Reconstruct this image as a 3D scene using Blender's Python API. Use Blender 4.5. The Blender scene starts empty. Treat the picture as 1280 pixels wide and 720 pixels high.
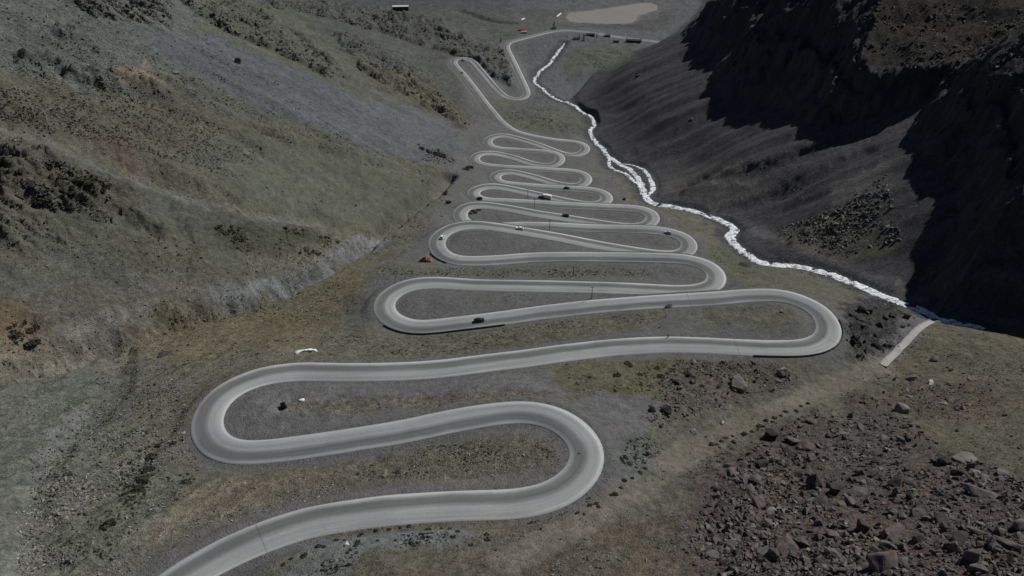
import bpy, bmesh, math, random
import numpy as np
from mathutils import Vector, Matrix

random.seed(7)
RNG = np.random.default_rng(11)
R = math.radians
SC = bpy.context.scene
COL = SC.collection

# ------------------------------------------------------------------ camera model
F, CX, CY, PITCH = 949.0, 640.0, 360.0, R(34.0)
CP, SP = math.cos(PITCH), math.sin(PITCH)
SUN_AZ, SUN_EL = R(56.0), R(46.0)           # azimuth clockwise from +Y (into the valley)


def ray(u, v):
    x = (np.asarray(u, float) - CX) / F
    w = (CY - np.asarray(v, float)) / F
    return x, CP + w * SP, -SP + w * CP


def at_drop(u, v, drop):
    x, y, z = ray(u, v)
    t = -np.asarray(drop, float) / z
    return np.stack([x * t, y * t, z * t], -1)


def project(P):
    P = np.asarray(P, float)
    f = P[..., 1] * CP - P[..., 2] * SP
    up = P[..., 1] * SP + P[..., 2] * CP
    return CX + F * P[..., 0] / f, CY - F * up / f, f


# ------------------------------------------------------------------ noise
def _h(ix, iy, seed):
    n = (ix.astype(np.int64) * 374761393 + iy.astype(np.int64) * 668265263 + seed * 1442695041) & 0xFFFFFFFF
    n = ((n ^ (n >> 13)) * 1274126177) & 0xFFFFFFFF
    return ((n ^ (n >> 16)) & 0xFFFF).astype(np.float32) / 65535.0


def gnoise(x, y, seed=0):
    x0, y0 = np.floor(x), np.floor(y)
    fx, fy = (x - x0).astype(np.float32), (y - y0).astype(np.float32)
    ux, uy = fx * fx * fx * (fx * (fx * 6 - 15) + 10), fy * fy * fy * (fy * (fy * 6 - 15) + 10)

    def g(dx, dy):
        a = _h(x0 + dx, y0 + dy, seed) * 6.2831853
        return np.cos(a) * (fx - dx) + np.sin(a) * (fy - dy)
    a, b, c, d = g(0, 0), g(1, 0), g(0, 1), g(1, 1)
    return (a + (b - a) * ux + (c - a) * uy + (a - b - c + d) * ux * uy) * 1.5


def fbm(x, y, wl, octs, seed=0, gain=0.5, ridged=False):
    out, amp, tot = 0.0, 1.0, 0.0
    for k in range(octs):
        n = gnoise(x / wl + 17.3 * k, y / wl - 9.1 * k, seed + k)
        if ridged:
            n = 1.0 - 2.0 * np.abs(n)
        out = out + amp * n
        tot += amp
        amp *= gain
        wl *= 0.5
    return out / tot


def sstep(a, b, x):
    t = np.clip((x - a) / (b - a), 0, 1)
    return t * t * (3 - 2 * t)


def smax(a, b, k):
    h = np.clip(0.5 + 0.5 * (b - a) / k, 0, 1)
    return a + (b - a) * h + k * h * (1 - h)


def densify(pts, step):
    """Catmull-Rom through the points, then resampled about every `step`."""
    P = np.asarray(pts, float)
    Q = np.vstack([2 * P[0] - P[1], P, 2 * P[-1] - P[-2]])
    out = []
    for i in range(1, len(Q) - 2):
        p0, p1, p2, p3 = Q[i - 1], Q[i], Q[i + 1], Q[i + 2]
        d0, d1, d2 = [max(np.linalg.norm(b - a) ** 0.5, 1e-6) for a, b in ((p0, p1), (p1, p2), (p2, p3))]
        n = max(2, int(np.linalg.norm(p2 - p1) / step))
        t = np.linspace(0, d1, n, endpoint=False)[:, None]
        m1 = (p1 - p0) / d0 - (p2 - p0) / (d0 + d1) + (p2 - p1) / d1
        m2 = (p2 - p1) / d1 - (p3 - p1) / (d1 + d2) + (p3 - p2) / d2
        s = t / d1
        out.append((2 * s**3 - 3 * s**2 + 1) * p1 + (s**3 - 2 * s**2 + s) * d1 * m1
                   + (-2 * s**3 + 3 * s**2) * p2 + (s**3 - s**2) * d1 * m2)
    out.append(P[-1:])
    return np.vstack(out)


# ------------------------------------------------------------------ the road, walked downhill at a steady grade
ROAD_PX = [
    (130, 815), (190, 752), (238, 716), (290, 688), (340, 667), (385, 653), (430, 645), (480, 638), (530, 634), (580, 631.5), (630, 630),
    (660, 627), (690, 619), (715, 604), (731, 584), (734, 562), (721, 541), (697, 524), (660, 515), (620, 517), (580, 523),
    (540, 531), (500, 539.5), (455, 547), (409, 554), (365, 560), (321, 565), (290, 564), (270, 556), (258, 536), (263, 513),
    (283, 490), (318, 473), (362, 465), (430, 465), (500, 464), (550, 460.5), (596, 455), (660, 447), (720, 439), (780, 433), (833, 430.5), (880, 431.5),
    (922, 433.5), (967, 435), (1000, 434.5), (1022, 430), (1035, 420), (1036, 407), (1027, 392), (1010, 380), (978, 369.5), (940, 369), (900, 372), (820, 377),
    (740, 383), (680, 390), (618, 398.5), (580, 403), (551, 406.5), (520, 408.5), (497, 403), (482, 392), (480, 378), (492, 365), (510, 356.5), (535, 353), (565, 354),
    (596, 356), (650, 357), (706, 358), (760, 359.5), (810, 361.5), (850, 363.5), (878, 361), (894, 354), (896, 344), (886, 333), (866, 325.5), (835, 322.5),
    (797, 321.6), (750, 321), (700, 320.7), (660, 322), (620, 325), (590, 326), (569, 324.5), (552, 317), (545, 305), (551, 293.5), (565, 285), (588, 281),
    (615, 283), (647, 288), (703, 297.5), (749, 306.5), (787, 313), (818, 317.5), (843, 318.5), (858, 314.5), (862.5, 306), (855, 297), (838, 290.5), (812, 287),
    (775, 285.8), (739, 285), (687, 282.5), (645, 282), (610, 283.5), (588, 281), (576, 274), (575, 265), (582, 258.5), (597, 256), (630, 259.5),
    (670, 267), (707, 272.5), (739, 277.5), (770, 282), (795, 283.5), (811, 280), (817, 273), (813, 266), (801, 261.5), (778, 259.5),
    (740, 258), (700, 256), (670, 254), (635, 252), (612, 251), (597, 248), (590, 242), (595, 236.5), (613, 232.5), (638, 236),
    (663, 241.5), (697, 249), (720, 253.5), (740, 256), (755, 253), (760, 247.5), (754, 241.5), (740, 237.5), (720, 236), (697, 235), (663, 232.5), (640, 230.5),
    (625, 228), (617.5, 223.5), (620, 218), (634, 214.5), (652, 217.5), (672, 222.5), (689, 228), (705, 231.5), (719, 232.5), (730, 229.5), (734.5, 224), (730, 218), (718, 214.5), (698, 213),
    (663, 210.8), (630, 209), (608, 207), (595, 203), (591.5, 198), (597, 193), (614, 191), (630, 194), (646, 198), (658, 202.5), (672, 206), (685, 207), (697, 204.5),
    (701.5, 198.5), (698, 193.5), (685, 190.2), (665, 188.6), (642, 187.2), (622, 185.5), (611, 182), (608, 177), (614, 171.5), (628, 169), (643, 172), (663, 177.7),
    (681, 184), (698, 190.5), (712, 194), (726, 192), (733, 186.5), (727, 180), (713, 177.2), (697, 175.7), (663, 170), (643, 164), (628, 154), (617, 142), (605, 127), (590, 107),
    (577, 91), (567, 79.5), (566.5, 74.5), (572, 73), (582, 73), (591, 76.5), (598, 85), (610, 99), (623, 114), (632, 121), (643, 123.5), (654, 123), (659, 118),
    (655, 106.5), (646.5, 88), (638, 70), (632.5, 58), (634, 54), (641, 51.5), (657, 47.5), (682, 41), (702, 38), (718, 38.6), (742, 41.4), (765, 45.3), (809, 50.8), (850, 56)]
GRADE0 = 0.062
START_DROP = 146.0
_px = densify(ROAD_PX, 1.6)
_px = np.stack([np.convolve(np.pad(_px[:, k], 3, mode='edge'), np.ones(7) / 7, 'valid') for k in (0, 1)], 1)
road = np.zeros((len(_px), 3))
road[0] = at_drop(_px[0, 0], _px[0, 1], START_DROP)
for _i in range(1, len(_px)):
    _d = ray(_px[_i, 0], _px[_i, 1])
    _z = road[_i - 1, 2]
    _far = road[_i - 1, 1] > 780
    for _ in range(4):
        _t = _z / _d[2]
        _p = np.array([_d[0] * _t, _d[1] * _t, _z])
        _L = np.linalg.norm(_p[:2] - road[_i - 1, :2])
        _z = road[_i - 1, 2] - (0.035 if _far else GRADE0) * _L
    road[_i] = _p
# resample evenly at 2 m
_L = np.concatenate([[0], np.cumsum(np.linalg.norm(np.diff(road, axis=0), axis=1))])
ROAD_LEN = _L[-1]
_s = np.arange(0, ROAD_LEN, 2.0)
road = np.stack([np.interp(_s, _L, road[:, k]) for k in range(3)], 1)
for _ in range(3):
    road[1:-1] = 0.25 * road[:-2] + 0.5 * road[1:-1] + 0.25 * road[2:]
ROAD_S = _s


def road_drop_near(u, v):
    pu, pv, _ = project(road)
    k = np.argmin((pu - u) ** 2 + (pv - v) ** 2)
    return -road[k, 2]
# ------------------------------------------------------------------ river line
RIVER_PX = [(1232, 411), (1220, 407.5), (1194, 404), (1169, 398), (1160, 390.6), (1126, 379), (1085, 362.5), (1044, 345.6), (1010, 336), (980, 332.5), (950, 328),
            (931, 315.6), (912.5, 297), (918, 287.5), (909, 280), (882.5, 269), (845, 259), (817, 254.5), (808, 248), (803, 236), (798, 224), (790, 214), (775, 205),
            (759, 193.6), (752, 184), (742.5, 175.5), (737.5, 164), (742.5, 156), (739, 146), (729, 141), (716, 131), (693, 123), (677, 110),
            (667.7, 101.7), (672, 93.5), (677, 87), (687, 80), (693, 70.5), (706, 54)]
BRANCH_PX = [(752, 186), (760, 197), (764, 210), (781, 216.5), (792, 226), (803, 234.5), (806, 246)]
BRANCH2_PX = [(775, 205), (792, 207), (806, 214), (814, 226), (816, 236), (808, 247)]


def river_drop(v):
    return np.interp(v, [54, 102, 141, 184, 205, 255, 330, 398, 411], [335, 328, 319, 301, 288, 260, 231, 205, 201])


def px_path(px, step=1.5):
    p = densify(px, step)
    return at_drop(p[:, 0], p[:, 1], river_drop(p[:, 1]))


river = px_path(RIVER_PX)
branch = px_path(BRANCH_PX)
branch2 = px_path(BRANCH2_PX)

# ------------------------------------------------------------------ valley floor: thin-plate surface through road, river and a few spot heights
SPOTS = [  # (u, v, metres below the camera)
    (1280, 430, 184), (1240, 419, 186), (1170, 407, 192), (1120, 440, 184), (1280, 560, 156), (1280, 720, 128), (1100, 560, 162), (1000, 640, 152), (900, 720, 143),
    (1100, 720, 136), (850, 560, 164), (700, 700, 145), (480, 715, 140), (950, 480, 173), (1080, 480, 178), (800, 640, 152), (1190, 480, 176),
    (0, 480, 173), (0, 720, 138), (100, 600, 156), (130, 500, 170), (60, 660, 146), (200, 640, 152), (200, 430, 185), (400, 345, 204), (480, 290, 220), (330, 420, 187), (430, 400, 193), (530, 260, 232),
    (570, 200, 268), (520, 40, 338), (470, 22, 342), (560, 26, 342), (640, 25, 345), (700, 22, 346), (765, 15, 347), (830, 20, 347), (850, 40, 343),
    (700, 3, 350), (850, 3, 350), (560, 3, 350), (780, 70, 331), (720, 80, 330), (600, 160, 296), (690, 150, 308), (720, 160, 306), (660, 140, 307), (545, 60, 322)]
_sp = np.array(SPOTS, float)
spots = at_drop(_sp[:, 0], _sp[:, 1], _sp[:, 2])
far_spots = np.array([[-900, 1500, -340], [900, 1500, -345], [0, 2600, -352], [-700, 2600, -352], [900, 2600, -352], [-350, 150, -150], [-330, 60, -110],
                      [240, 30, -92], [0, 30, -112], [-120, 30, -105], [-600, 700, -250], [600, 700, -270]], float)
# gorge bed of the river where it comes in from the right, behind the near spur
gorge = np.array([[223, 270, -201], [232, 250, -198], [250, 226, -191], [280, 200, -183], [330, 180, -172]], float)
C3 = np.vstack([road[::9], river[::10], spots, far_spots, gorge])
SC_L = 300.0


def tps(c, w_reg=0.02):
    x = c[:, :2] / SC_L
    n = len(x)
    r2 = ((x[:, None] - x[None]) ** 2).sum(-1) + 1e-12
    K = 0.5 * r2 * np.log(r2)
    K[np.diag_indices(n)] += w_reg * 1e-3
    Pm = np.hstack([np.ones((n, 1)), x])
    A = np.block([[K, Pm], [Pm.T, np.zeros((3, 3))]])
    sol = np.linalg.solve(A, np.concatenate([c[:, 2], np.zeros(3)]))
    return x, sol[:n], sol[n:]


_tx, _tw, _ta = tps(C3)


def tps_eval(x, y):
    sh = x.shape
    q = np.stack([x.ravel(), y.ravel()], 1) / SC_L
    out = np.empty(len(q))
    for i in range(0, len(q), 20000):
        b = q[i:i + 20000]
        r2 = (b[:, :1] - _tx[None, :, 0]) ** 2 + (b[:, 1:] - _tx[None, :, 1]) ** 2 + 1e-12
        out[i:i + 20000] = (0.5 * r2 * np.log(r2)) @ _tw + _ta[0] + b @ _ta[1:]
    return out.reshape(sh)


# ------------------------------------------------------------------ terrain grid (a fan that gets coarser with distance)
NI, NJ = 1300, 1300
Y0, Y1, SMAX = 30.0, 2700.0, 1.25
LSTEP = math.log(Y1 / Y0) / (NI - 1)


def grid_xy(i, j):
    y = Y0 * np.exp(np.asarray(i, float) * LSTEP)
    s = -SMAX + 2 * SMAX * np.asarray(j, float) / (NJ - 1)
    return s * (0.6 * y + 110), y


def grid_ij(x, y):
    y = np.maximum(np.asarray(y, float), 1.0)
    return np.log(y / Y0) / LSTEP, (np.asarray(x, float) / (0.6 * y + 110) + SMAX) * (NJ - 1) / (2 * SMAX)


def bilerp(A, i, j):
    i = np.clip(i, 0, A.shape[0] - 1.001)
    j = np.clip(j, 0, A.shape[1] - 1.001)
    i0, j0 = i.astype(int), j.astype(int)
    a, b = i - i0, j - j0
    return (A[i0, j0] * (1 - a) * (1 - b) + A[i0 + 1, j0] * a * (1 - b) + A[i0, j0 + 1] * (1 - a) * b + A[i0 + 1, j0 + 1] * a * b)


CS = 5
_ci, _cj = np.meshgrid(np.arange(0, NI + CS, CS), np.arange(0, NJ + CS, CS), indexing='ij')
cx, cy = grid_xy(_ci, _cj)
II, JJ = np.meshgrid(np.arange(NI), np.arange(NJ), indexing='ij')
GX, GY = grid_xy(II, JJ)


def up(A):
    return bilerp(A, II / CS, JJ / CS)


def seg_nearest(x, y, poly, closed=False):
    """distance to a polyline and the fractional vertex index of the nearest point"""
    best = np.full(x.shape, 1e18)
    par = np.zeros(x.shape)
    n = len(poly)
    for k in range(n if closed else n - 1):
        a, b = poly[k][:2], poly[(k + 1) % n][:2]
        dx, dy = b[0] - a[0], b[1] - a[1]
        t = np.clip(((x - a[0]) * dx + (y - a[1]) * dy) / (dx * dx + dy * dy + 1e-9), 0, 1)
        d = (x - a[0] - t * dx) ** 2 + (y - a[1] - t * dy) ** 2
        m = d < best
        best = np.where(m, d, best)
        par = np.where(m, k + t, par)
    return np.sqrt(best), par


def inside(x, y, poly):
    c = np.zeros(x.shape, bool)
    n = len(poly)
    for k in range(n):
        x1, y1 = poly[k][:2]
        x2, y2 = poly[(k + 1) % n][:2]
        if y1 == y2:
            continue
        c ^= ((y1 > y) != (y2 > y)) & (x < (x2 - x1) * (y - y1) / (y2 - y1) + x1)
    return c


V = tps_eval(cx, cy)

# left mountain: foot line, then a slope that steepens with the distance behind it
LEFT_FOOT = at_drop(*np.array([(-60, 500, 170), (0, 470, 173), (100, 440, 180), (200, 405, 188), (300, 375, 197), (400, 330, 207), (470, 280, 222), (530, 240, 238), (560, 212, 258), (583, 165, 290),
                               (572, 120, 306), (553, 80, 316), (575, 60, 322), (618, 66, 325), (630, 46, 332), (590, 34, 336), (520, 28, 339), (440, 22, 342)], float).T)
_lp = np.vstack([[[-420, 60, 0]], LEFT_FOOT, [[-520, 1290, 0], [-1400, 1250, 0], [-1700, 60, 0]]])
ld, lpar = seg_nearest(cx, cy, _lp[:len(LEFT_FOOT) + 3])
ld = np.where(inside(cx, cy, _lp), ld, -ld)
_lz = np.concatenate([[-150], LEFT_FOOT[:, 2], [-342, -342]])
lzf = np.interp(lpar, np.arange(len(_lz)), _lz)
lslope = np.interp(cy, [0, 250, 450, 800, 1000, 1250], [0.50, 0.52, 0.54, 0.42, 0.25, 0.20])
lh = np.where(ld > 0, lslope * ld * (0.72 + 0.28 * sstep(0, 60, ld)), lslope * ld * 2.5)
Lz = lzf + lh

# right mountain: foot along the river, scree, broken cliff, high ground
_rf = river[np.argmax(river[:, 1] > 284)::12][:-6]
_foot_far = at_drop(*np.array([(716, 120, 320), (745, 88, 326), (790, 64, 331), (822, 54, 335), (846, 38, 341), (868, 18, 345), (880, 2, 348)], float).T)
_o = np.argsort(branch2[:, 1])
_bx = np.interp(_rf[:, 1], branch2[_o, 1], branch2[_o, 0], left=-1e9, right=-1e9) + 4
_rf = np.c_[np.maximum(_rf[:, 0], _bx), _rf[:, 1:]]
RIGHT_FOOT = np.vstack([gorge[::-1], _rf[_rf[:, 1] < 800], _foot_far])
_rp = np.vstack([[[900, 110, 0]], RIGHT_FOOT, [[_foot_far[-1, 0] + 30, 2300, 0], [3000, 2300, 0], [3000, 110, 0]]])
rd, rpar = seg_nearest(cx, cy, _rp[:len(RIGHT_FOOT) + 2])
rin = inside(cx, cy, _rp)
rd = np.where(rin, rd, -rd)
_rz = np.concatenate([[-160], RIGHT_FOOT[:, 2], [-350]])
rzf = np.interp(rpar, np.arange(len(_rz)), _rz)
_ry = np.concatenate([[150], np.where(np.arange(len(RIGHT_FOOT)) < len(gorge), [200 + 20 * (len(gorge) - 1 - min(k, len(gorge) - 1)) * -1 + 80 for k in range(len(RIGHT_FOOT))], RIGHT_FOOT[:, 1]), [2300]])
_ry = np.maximum.accumulate(_ry)
ryf = np.interp(rpar, np.arange(len(_ry)), _ry)

D1 = ([200, 286, 305, 330, 360, 400, 430, 446, 462, 480, 520, 560, 620, 700, 800, 900, 1000, 1150, 1400],
      [4, 5, 19, 55, 85, 97, 100, 120, 140, 106, 97, 97, 92, 106, 122, 128, 105, 60, 50])
HC = ([200, 286, 330, 360, 400, 430, 446, 462, 480, 520, 560, 620, 700, 760, 900, 1050, 1200, 1400],
      [84, 84, 66, 64, 61, 54, 30, 28, 42, 48, 76, 96, 92, 90, 95, 95, 100, 90])

gd, gpar = None, None


def blur(A, n):
    for _ in range(n):
        A = np.pad(A, 1, mode='edge')
        A = (A[:-2, 1:-1] + A[2:, 1:-1] + A[1:-1, :-2] + A[1:-1, 2:] + 2 * A[1:-1, 1:-1]) / 6
    return A


_near = sstep(10, 60, rd)
ryf = ryf * (1 - _near) + blur(ryf, 90) * _near
rzf = rzf * (1 - _near) + blur(rzf, 90) * _near
ry_f = up(ryf)
rd_f = up(rd)
rz_f = up(rzf)
LD = up(ld)
x, y = GX, GY
jag = 13 * fbm(x, y, 75, 3, 31) + 9 * fbm(x, y, 26, 3, 35, ridged=True)
d1 = np.interp(ry_f, *D1) + jag * sstep(0, 30, rd_f) * (0.25 + 0.75 * sstep(290, 370, ry_f))
hc = np.interp(ry_f, *HC) * (1 + 0.25 * fbm(x, y, 60, 2, 41))
dd = np.maximum(rd_f, 0)
scree = 0.50 * np.minimum(dd, d1) * (0.5 + 0.5 * sstep(0, 62, dd))
wc = hc / 1.38
ct = np.clip((dd - d1) / wc, 0, 1)
ledge = 0.055 * np.sin(ct * 6.283 * 3 + 2 * fbm(x, y, 30, 2, 44)) * ct * (1 - ct) * 4
cliff = hc * np.clip(ct + ledge, 0, 1)
top = np.maximum(dd - d1 - wc, 0) * np.interp(ry_f, [0, 400, 520, 3000], [0.40, 0.36, 0.34, 0.36])
CLIFF = ct
Rz = rz_f + scree + cliff + top
RDIST = rd_f

V_f = up(V)
L_f = up(Lz)
BASE = smax(V_f, L_f, 5.0)
# the right mountain only counts on its own side of the river
w = sstep(-6, 5, rd_f)
BASE = BASE * (1 - w) + np.where(rd_f > -8, Rz, BASE) * w
LEFTW = sstep(-4, 22, LD + (L_f - V_f) * 0.0)

# ------------------------------------------------------------------ distance to the road, stamped segment by segment
RDD = np.full((NI, NJ), 1e9)
RDZ = np.zeros((NI, NJ))
RADIUS = 30.0
for k in range(0, len(road) - 2, 2):
    a, b = road[k], road[min(k + 2, len(road) - 1)]
    lo, hi = np.minimum(a, b)[:2] - RADIUS, np.maximum(a, b)[:2] + RADIUS
    i0, i1 = [int(np.clip(v, 0, NI)) for v in (grid_ij(0, lo[1])[0], grid_ij(0, hi[1])[0] + 1)]
    js = [grid_ij(xx, yy)[1] for xx in (lo[0], hi[0]) for yy in (lo[1], hi[1])]
    j0, j1 = int(np.clip(min(js), 0, NJ)), int(np.clip(max(js) + 1, 0, NJ))
    if i1 <= i0 or j1 <= j0:
        continue
    xx, yy = GX[i0:i1, j0:j1], GY[i0:i1, j0:j1]
    dx, dy = b[0] - a[0], b[1] - a[1]
    t = np.clip(((xx - a[0]) * dx + (yy - a[1]) * dy) / (dx * dx + dy * dy + 1e-9), 0, 1)
    d = np.hypot(xx - a[0] - t * dx, yy - a[1] - t * dy)
    m = d < RDD[i0:i1, j0:j1]
    RDD[i0:i1, j0:j1][m] = d[m]
    RDZ[i0:i1, j0:j1][m] = (a[2] + t * (b[2] - a[2]))[m]

# river distance
RVD = np.full((NI, NJ), 1e9)
RVZ = np.zeros((NI, NJ))
for line in (river, branch, branch2):
    for k in range(0, len(line) - 2, 2):
        a, b = line[k], line[k + 2]
        lo, hi = np.minimum(a, b)[:2] - 14, np.maximum(a, b)[:2] + 14
        i0, i1 = [int(np.clip(v, 0, NI)) for v in (grid_ij(0, lo[1])[0], grid_ij(0, hi[1])[0] + 1)]
        js = [grid_ij(xx, yy)[1] for xx in (lo[0], hi[0]) for yy in (lo[1], hi[1])]
        j0, j1 = int(np.clip(min(js), 0, NJ)), int(np.clip(max(js) + 1, 0, NJ))
        xx, yy = GX[i0:i1, j0:j1], GY[i0:i1, j0:j1]
        dx, dy = b[0] - a[0], b[1] - a[1]
        t = np.clip(((xx - a[0]) * dx + (yy - a[1]) * dy) / (dx * dx + dy * dy + 1e-9), 0, 1)
        d = np.hypot(xx - a[0] - t * dx, yy - a[1] - t * dy)
        m = d < RVD[i0:i1, j0:j1]
        RVD[i0:i1, j0:j1][m] = d[m]
        RVZ[i0:i1, j0:j1][m] = (a[2] + t * (b[2] - a[2]))[m]
# ------------------------------------------------------------------ final heights
HW = 4.7                                     # half width of the carriageway
x, y = GX, GY
nat = sstep(7.5, 20, RDD)                     # natural ground away from the road works
natf = sstep(5.6, 10, RDD)
rside = sstep(-2, 6, RDIST)
ldist = np.maximum(LD + 7 * fbm(x, y, 60, 3, 3), 0)
leftw = sstep(0, 40, ldist)
# fall-line coordinates of the left mountain (a: along the foot, b: up the slope)
a_, b_ = 0.973 * y + 0.23 * x, -0.973 * x + 0.23 * y
wob = 18 * fbm(x, y, 90, 2, 5)
gul = fbm((a_ + wob + 0.16 * b_) / 46, b_ / 190, 1.0, 3, 7, ridged=True)
spur = fbm((a_ + wob) / 120, b_ / 330, 1.0, 2, 9)
rough = fbm(x, y, 16, 5, 13, gain=0.55)
rock = fbm(x + 4 * rough, y, 26, 5, 17, gain=0.58, ridged=True)
H = BASE.copy()
H += leftw * (1 - rside) * (3.6 * gul + 8.5 * spur) * sstep(10, 120, ldist)
# scree chutes of the right side
c_ = 0.971 * x + 0.238 * y
s_ = -0.238 * x + 0.971 * y
chute = fbm((s_ + 0.35 * c_ + 6 * fbm(x, y, 40, 2, 21)) / 20, c_ / 170, 1.0, 3, 23)
screew = rside * (1 - CLIFF) * sstep(2, 25, RDIST)
H += screew * (2.0 * chute + 3.6 * sstep(8, 60, RDIST) * fbm((s_ + 0.45 * c_ + 10 * fbm(x, y, 60, 2, 22)) / 42, c_ / 330, 1.0, 2, 24, ridged=True))
H += rside * sstep(0.02, 0.3, CLIFF) * (1 - 0.75 * sstep(0.97, 1.0, CLIFF)) * (5.0 * fbm(x, y, 34, 5, 27, gain=0.6, ridged=True) + 2.6 * fbm(x, y, 9, 3, 28, ridged=True) + 1.6 * rough)
H += rside * sstep(4, 20, RDIST) * 0.35 * rough
H += rside * sstep(0.6, 1.0, CLIFF) * (3.5 * fbm(x, y, 38, 4, 29) + 2.0 * np.maximum(fbm(x, y, 20, 4, 30, gain=0.6, ridged=True) - 0.2, 0))
# valley floor undulation
vw = (1 - leftw) * (1 - rside)
H += nat * vw * (1.3 * fbm(x, y, 45, 3, 51) + 1.15 * rough + 0.3 * fbm(x, y, 3.6, 3, 53))
H += nat * leftw * (1 - rside) * (0.9 * rough + 0.7 * fbm(x, y, 9, 4, 58, ridged=True) * sstep(-0.2, 0.4, fbm(x, y, 110, 3, 59)) + 0.3 * fbm(x, y, 4.5, 3, 57))
rill = fbm((0.94 * x - 0.35 * y) / 6.5, (0.35 * x + 0.94 * y) / 55, 1.0, 4, 71, gain=0.6, ridged=True)
RILLW = nat * vw * sstep(-45, -75, x) * sstep(260, 220, y)
H += RILLW * 0.9 * rill
H0 = H.copy()


def Hat(px, py, A=None):
    i, j = grid_ij(px, py)
    return bilerp(H if A is None else A, i, j)


def _march(A):
    def at(u, v):
        u, v = np.atleast_1d(np.asarray(u, float)), np.atleast_1d(np.asarray(v, float))
        dx, dy, dz = ray(u, v)
        ts = 70 * np.exp(np.arange(0, 1050) * 0.0037)
        hit = np.full(u.shape, -1.0)
        prev_t = np.full(u.shape, ts[0] / 1.0037)
        prev_g = -prev_t * -dz - Hat(dx * prev_t, dy * prev_t, A)
        for t in ts:
            g = dz * t - Hat(dx * t, dy * t, A)
            m = (hit < 0) & (g < 0)
            if m.any():
                f = prev_g / np.where(prev_g - g == 0, 1e-9, prev_g - g)
                hit[m] = (prev_t + (t - prev_t) * np.clip(f, 0, 1))[m]
            prev_t, prev_g = np.full(u.shape, t), g
            if (hit > 0).all():
                break
        hit[hit < 0] = ts[-1]
        return np.stack([dx * hit, dy * hit, dz * hit], -1)
    return at


at0 = _march(H0)
EDGE = {}


def region(pts, feather=6.0, noise=0.8, seed=0):
    feather, noise = feather * 0.62, noise * 1.9
    """soft mask of a traced patch of ground, worked out on the ground itself (half resolution)"""
    P = at0([p[0] for p in pts], [p[1] for p in pts])
    return region_xy(P[:, :2], feather, noise, seed)


def region_xy(P, feather=6.0, noise=0.8, seed=0):
    m = feather * 3 + 5
    xs, ys = GX[::2, ::2], GY[::2, ::2]
    lo, hi = P.min(0) - m, P.max(0) + m
    out = np.zeros(xs.shape)
    sel = (xs > lo[0]) & (xs < hi[0]) & (ys > lo[1]) & (ys < hi[1])
    if not sel.any():
        return out
    xx, yy = xs[sel], ys[sel]
    d, _ = seg_nearest(xx, yy, P, closed=True)
    d = np.where(inside(xx, yy, P), d, -d) + feather * noise * 1.6 * fbm(xx, yy, feather * 5, 4, 70 + seed)
    out[sel] = sstep(-feather, feather, d)
    return out


def stroke(pts, width, feather=3.0, noise=0.6, seed=0):
    P = at0([p[0] for p in pts], [p[1] for p in pts])
    P = densify(P[:, :2], 6)
    feather, noise = feather * 0.7, noise * 1.9
    xs, ys = GX[::2, ::2], GY[::2, ::2]
    m = width + feather * 3 + 4
    lo, hi = P.min(0) - m, P.max(0) + m
    out = np.zeros(xs.shape)
    sel = (xs > lo[0]) & (xs < hi[0]) & (ys > lo[1]) & (ys < hi[1])
    xx, yy = xs[sel], ys[sel]
    d, _ = seg_nearest(xx, yy, P)
    d = width / 2 - d + feather * noise * 1.6 * fbm(xx, yy, 14, 5, 170 + seed, gain=0.65)
    out[sel] = sstep(-feather, feather, d)
    return out


_si, _sj = np.minimum(II / 2, (NI - 1) // 2 - 0.001), np.minimum(JJ / 2, (NJ - 1) // 2 - 0.001)


def full(A):
    return bilerp(A, _si, _sj)


# rock outcrops of the left mountain, gullies, and the broken ground of the near right
OUTCROP = [
    [(95, 0), (215, 0), (214, 34), (170, 28), (120, 22), (100, 10)],
    [(225, 0), (300, 0), (350, 30), (400, 62), (432, 97), (405, 96), (340, 62), (280, 40)],
    [(330, 0), (480, 10), (560, 36), (600, 60), (640, 62), (640, 108), (600, 88), (560, 66), (480, 42), (400, 20)],
    [(420, 40), (470, 56), (530, 92), (560, 130), (590, 158), (520, 128), (450, 88)],
    [(0, 190), (80, 200), (140, 228), (140, 268), (60, 262), (0, 262)],
    [(70, 252), (150, 258), (205, 284), (190, 292), (120, 276)],
    [(0, 262), (60, 268), (80, 300), (0, 310)],
    [(15, 70), (70, 68), (85, 84), (60, 92), (25, 100)],
    [(70, 40), (120, 45), (118, 60), (80, 56)],
    [(95, 100), (190, 108), (230, 130), (160, 120)],
]
oc = np.zeros_like(GX[::2, ::2])
for n, pts in enumerate(OUTCROP):
    oc = np.maximum(oc, region(pts, 7, 0.9, n))
OC = full(oc)
crag = np.maximum(fbm((a_ + wob * 0.4 + 0.25 * b_) / 11, b_ / 34, 1.0, 4, 19, gain=0.6, ridged=True) - 0.12, 0)
H += OC * natf * (9.0 * crag + 3.4 * (rock - 0.15) + 1.2 * fbm(x, y, 6, 3, 61, ridged=True))
for pts, wd, dp in (([(862, 231), (930, 214), (990, 198), (1085, 166)], 15, 3.6), ([(900, 263), (960, 246), (1010, 228), (1080, 192)], 12, 2.6), ([(985, 262), (1040, 238), (1085, 212)], 8, 2.2),
                   ([(800, 190), (850, 168), (905, 140)], 14, 2.2), ([(770, 140), (830, 118), (880, 98)], 12, 1.8), ([(1130, 385), (1145, 350), (1185, 300)], 9, 2.5)):
    H -= full(stroke(pts, wd, wd * 0.6, 0.5, 90 + int(dp))) * dp * (1 + 0.5 * chute) * rside * (1 - CLIFF)
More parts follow.
